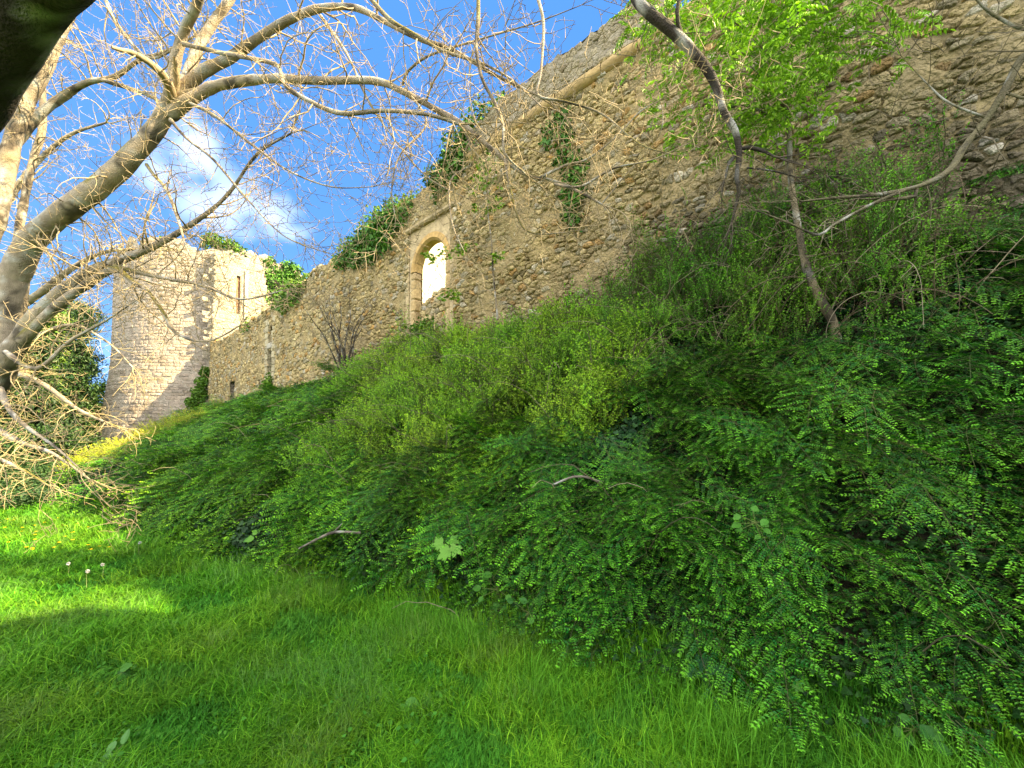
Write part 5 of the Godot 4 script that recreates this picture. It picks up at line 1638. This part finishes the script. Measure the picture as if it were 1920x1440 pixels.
# ---------------------------------------------------------------- single small plants
func plant(called: String, label: String, category: String, at: Vector3, leaves: Array, outline: Array, dark: Color, fresh: Color, stem_to: Vector3) -> Node3D:
	var o := thing(called, label, category, at)
	var st := MB.new()
	var root := Vector3(stem_to.x, ground_y(stem_to.x, stem_to.z), stem_to.z)
	for l in leaves:
		var p: Vector3 = at + l[0]
		var size: float = l[1]
		var mb := MB.new()
		var up := (Vector3(-0.75, 0.7, 0.45) + Vector3(rr(-1, 1), rr(-1, 1), rr(-1, 1)) * 0.3).normalized()
		var dir: Vector3 = (l[0] as Vector3 + Vector3(rr(-0.3, 0.3), -0.12, rr(-0.3, 0.3)) * 0.4).normalized()
		dir = (dir - up * dir.dot(up)).normalized()
		cut_leaf(mb, p, dir, up, size, outline, dark.lerp(fresh, rng.randf()))
		part(o, "leaf", mb.mesh(), M.ivy)
		thin(st, at, p, 0.0025, Color(0.12, 0.16, 0.04))
	thin(st, root, at, 0.004, Color(0.13, 0.12, 0.05))
	part(o, "stem", st.mesh(), M.twig)
	return o

func spots(n: int, spread: float, size: float) -> Array:
	var l := []
	for k in n:
		var a := TAU * k / n + rr(-0.4, 0.4)
		l.append([Vector3(rr(-0.9, 0.2) * spread * 0.6, sin(a) * spread * rr(0.5, 1.0), cos(a) * spread * rr(0.5, 1.0)), size * rr(0.75, 1.2)])
	return l

func small_plants() -> void:
	var md := Color(0.04, 0.13, 0.015)
	var mf := Color(0.09, 0.21, 0.025)
	var d2 := Color(0.016, 0.07, 0.01)
	var f2 := Color(0.04, 0.13, 0.014)
	plant("maple_seedling", "pale green maple seedling with large lobed leaves poking from the hedge front", "seedling", Vector3(2.47, 0.66, -3.05), [[Vector3(-0.05, -0.02, 0.03), 0.13], [Vector3(-0.02, 0.03, 0.10), 0.10], [Vector3(-0.02, 0.02, -0.1), 0.11], [Vector3(0.0, 0.06, -0.02), 0.09]], MAPLE_LEAF, Color(0.08, 0.2, 0.025), Color(0.13, 0.28, 0.04), Vector3(2.8, 0, -3.38))
	plant("bramble", "leafy bramble at the lawn edge below the maple seedling", "bramble", Vector3(2.55, 0.38, -2.55), spots(9, 0.16, 0.07), ROUND_LEAF, f2, md, Vector3(2.8, 0, -2.75))
	plant("bramble", "leafy bramble at the lawn edge right of the maple seedling, lower", "bramble", Vector3(2.55, 0.28, -2.2), spots(9, 0.15, 0.065), ROUND_LEAF, d2, md, Vector3(2.8, 0, -2.45))
	plant("hazel_shoot", "hazel shoot with oval leaves showing on the honeysuckle at right of centre", "seedling", Vector3(3.0, 1.1, -0.72), spots(9, 0.1, 0.055), ROUND_LEAF, f2, md, Vector3(3.5, 0, -0.86))
	plant("lobed_weed", "lobed weed in the grass under the right hand hedge", "weed", Vector3(2.83, 0.24, -0.55), spots(7, 0.08, 0.05), MAPLE_LEAF, f2, md, Vector3(2.98, 0, -0.62))
	plant("large_ivy_leaves", "big dark ivy leaves low in the hedge left of the lobed weed", "ivy", Vector3(2.78, 0.22, -0.95), spots(6, 0.08, 0.085), IVY_LEAF, Color(0.02, 0.08, 0.03), d2, Vector3(3.0, 0, -1.0))
	plant("avens", "broad rounded leaves at the very bottom of the right hand hedge", "weed", Vector3(2.86, 0.22, -0.02), spots(9, 0.08, 0.062), ROUND_LEAF, d2, f2, Vector3(3.1, 0, -0.05))
	plant("avens", "rounded leaves at the bottom right corner of the picture", "weed", Vector3(2.98, 0.18, 0.15), spots(6, 0.06, 0.055), ROUND_LEAF, d2, f2, Vector3(3.15, 0, 0.14))
	plant("nettle", "tuft of pointed pale leaves under the low ivy patch", "weed", Vector3(1.78, 0.32, -6.1), spots(10, 0.14, 0.1), ROUND_LEAF, f2, mf, Vector3(1.85, 0, -6.1))
	plant("dock", "large pale dock leaves lying in the near lawn, lower left", "weed", Vector3(0.25, 0.05, -2.95), [[Vector3(-0.02, 0.02, 0.02), 0.08], [Vector3(0.03, 0.03, 0.01), 0.07], [Vector3(0.0, 0.04, -0.03), 0.06]], ROUND_LEAF, Color(0.05, 0.14, 0.03), Color(0.07, 0.17, 0.04), Vector3(0.25, 0, -2.95))
	plant("plantain", "plantain rosette in the lawn in the middle foreground", "weed", Vector3(1.45, 0.05, -2.2), spots(6, 0.04, 0.08), ROUND_LEAF, f2, md, Vector3(1.45, 0, -2.2))
	plant("plantain", "plantain rosette in the lawn nearest the left edge", "weed", Vector3(0.35, 0.05, -3.9), spots(6, 0.04, 0.08), ROUND_LEAF, d2, f2, Vector3(0.35, 0, -3.9))
	# dead wood
	var dead := Color(0.27, 0.235, 0.18)
	var o := thing("dead_branch", "dead grey branch stuck in the hedge front above the lawn edge", "branch", Vector3(2.08, 0.5, -4.75))
	part(o, "stick", limb_mesh([[1.86, 0.44, -4.92, 0.012], [1.98, 0.56, -4.72, 0.015], [2.1, 0.63, -4.58, 0.015], [2.3, 0.62, -4.4, 0.014]], 7, dead, -0.6, 0.1), M.bark)
	part(o, "side_twig", limb_mesh([[2.09, 0.63, -4.59, 0.009], [2.13, 0.69, -4.55, 0.007], [2.14, 0.73, -4.5, 0.004]], 5, dead, -0.6, 0.1), M.bark)
	o = thing("dead_branch", "short dead stick lying on the honeysuckle in the middle of the bank", "branch", Vector3(3.1, 1.25, -2.1))
	part(o, "stick", limb_mesh([[3.05, 1.22, -2.35, 0.009], [3.12, 1.3, -2.17, 0.011], [3.2, 1.29, -2.05, 0.011], [3.3, 1.22, -1.9, 0.01]], 6, dead * 0.6, -0.6, 0.1), M.bark)
	# dandelion clocks and flowers
	var k := 0
	for p in [Vector2(0.83, -7.7), Vector2(0.15, -7.25), Vector2(0.42, -6.9), Vector2(0.28, -6.5)]:
		var base := Vector3(p.x, ground_y(p.x, p.y), p.y)
		o = thing("dandelion_clock", "white dandelion seed head on a thin stalk standing above the far lawn", "dandelion", base, "dandelion clocks in the lawn")
		var h := rr(0.16, 0.24)
		var mb := MB.new()
		thin(mb, base, base + Vector3(rr(-0.02, 0.02), h, 0), 0.002, Color(0.25, 0.3, 0.12))
		part(o, "stalk", mb.mesh(), M.twig)
		var hd := MB.new()
		for j in 60:
			var d := Vector3(rr(-1, 1), rr(-1, 1), rr(-1, 1)).normalized()
			var c := base + Vector3(0, h, 0)
			var x := d.cross(Vector3(0.3, 1, 0.2)).normalized() * 0.008
			hd.flat(c, c + d * 0.02 + x * 0.5, c + d * 0.02 - x * 0.5, Color(0.5, 0.5, 0.46))
		part(o, "seed_head", hd.mesh(), M.flower)
	for j in 90:
		var x := rr(-1.2, 0.75)
		var z := rr(-13.2, -8.3)
		if x > edge_x(z) - 0.35 or (z > -9.8 and rng.randf() < 0.5): continue
		var base := Vector3(x, ground_y(x, z), z)
		o = thing("dandelion_flower", "yellow dandelion flower in the sunlit strip of the far lawn", "dandelion", base, "yellow dandelions in the sunlit grass")
		var mb := MB.new()
		thin(mb, base, base + Vector3(0, 0.1, 0), 0.002, Color(0.12, 0.2, 0.04))
		part(o, "stalk", mb.mesh(), M.twig)
		var fl := MB.new()
		for q in 12:
			var a := TAU * q / 12.0
			var c := base + Vector3(0, 0.1, 0)
			fl.flat(c, c + Vector3(cos(a), 0.35, sin(a)) * 0.024, c + Vector3(cos(a + 0.5), 0.3, sin(a + 0.5)) * 0.024, Color(0.62, 0.42, 0.01))
		part(o, "flower_head", fl.mesh(), M.flower)
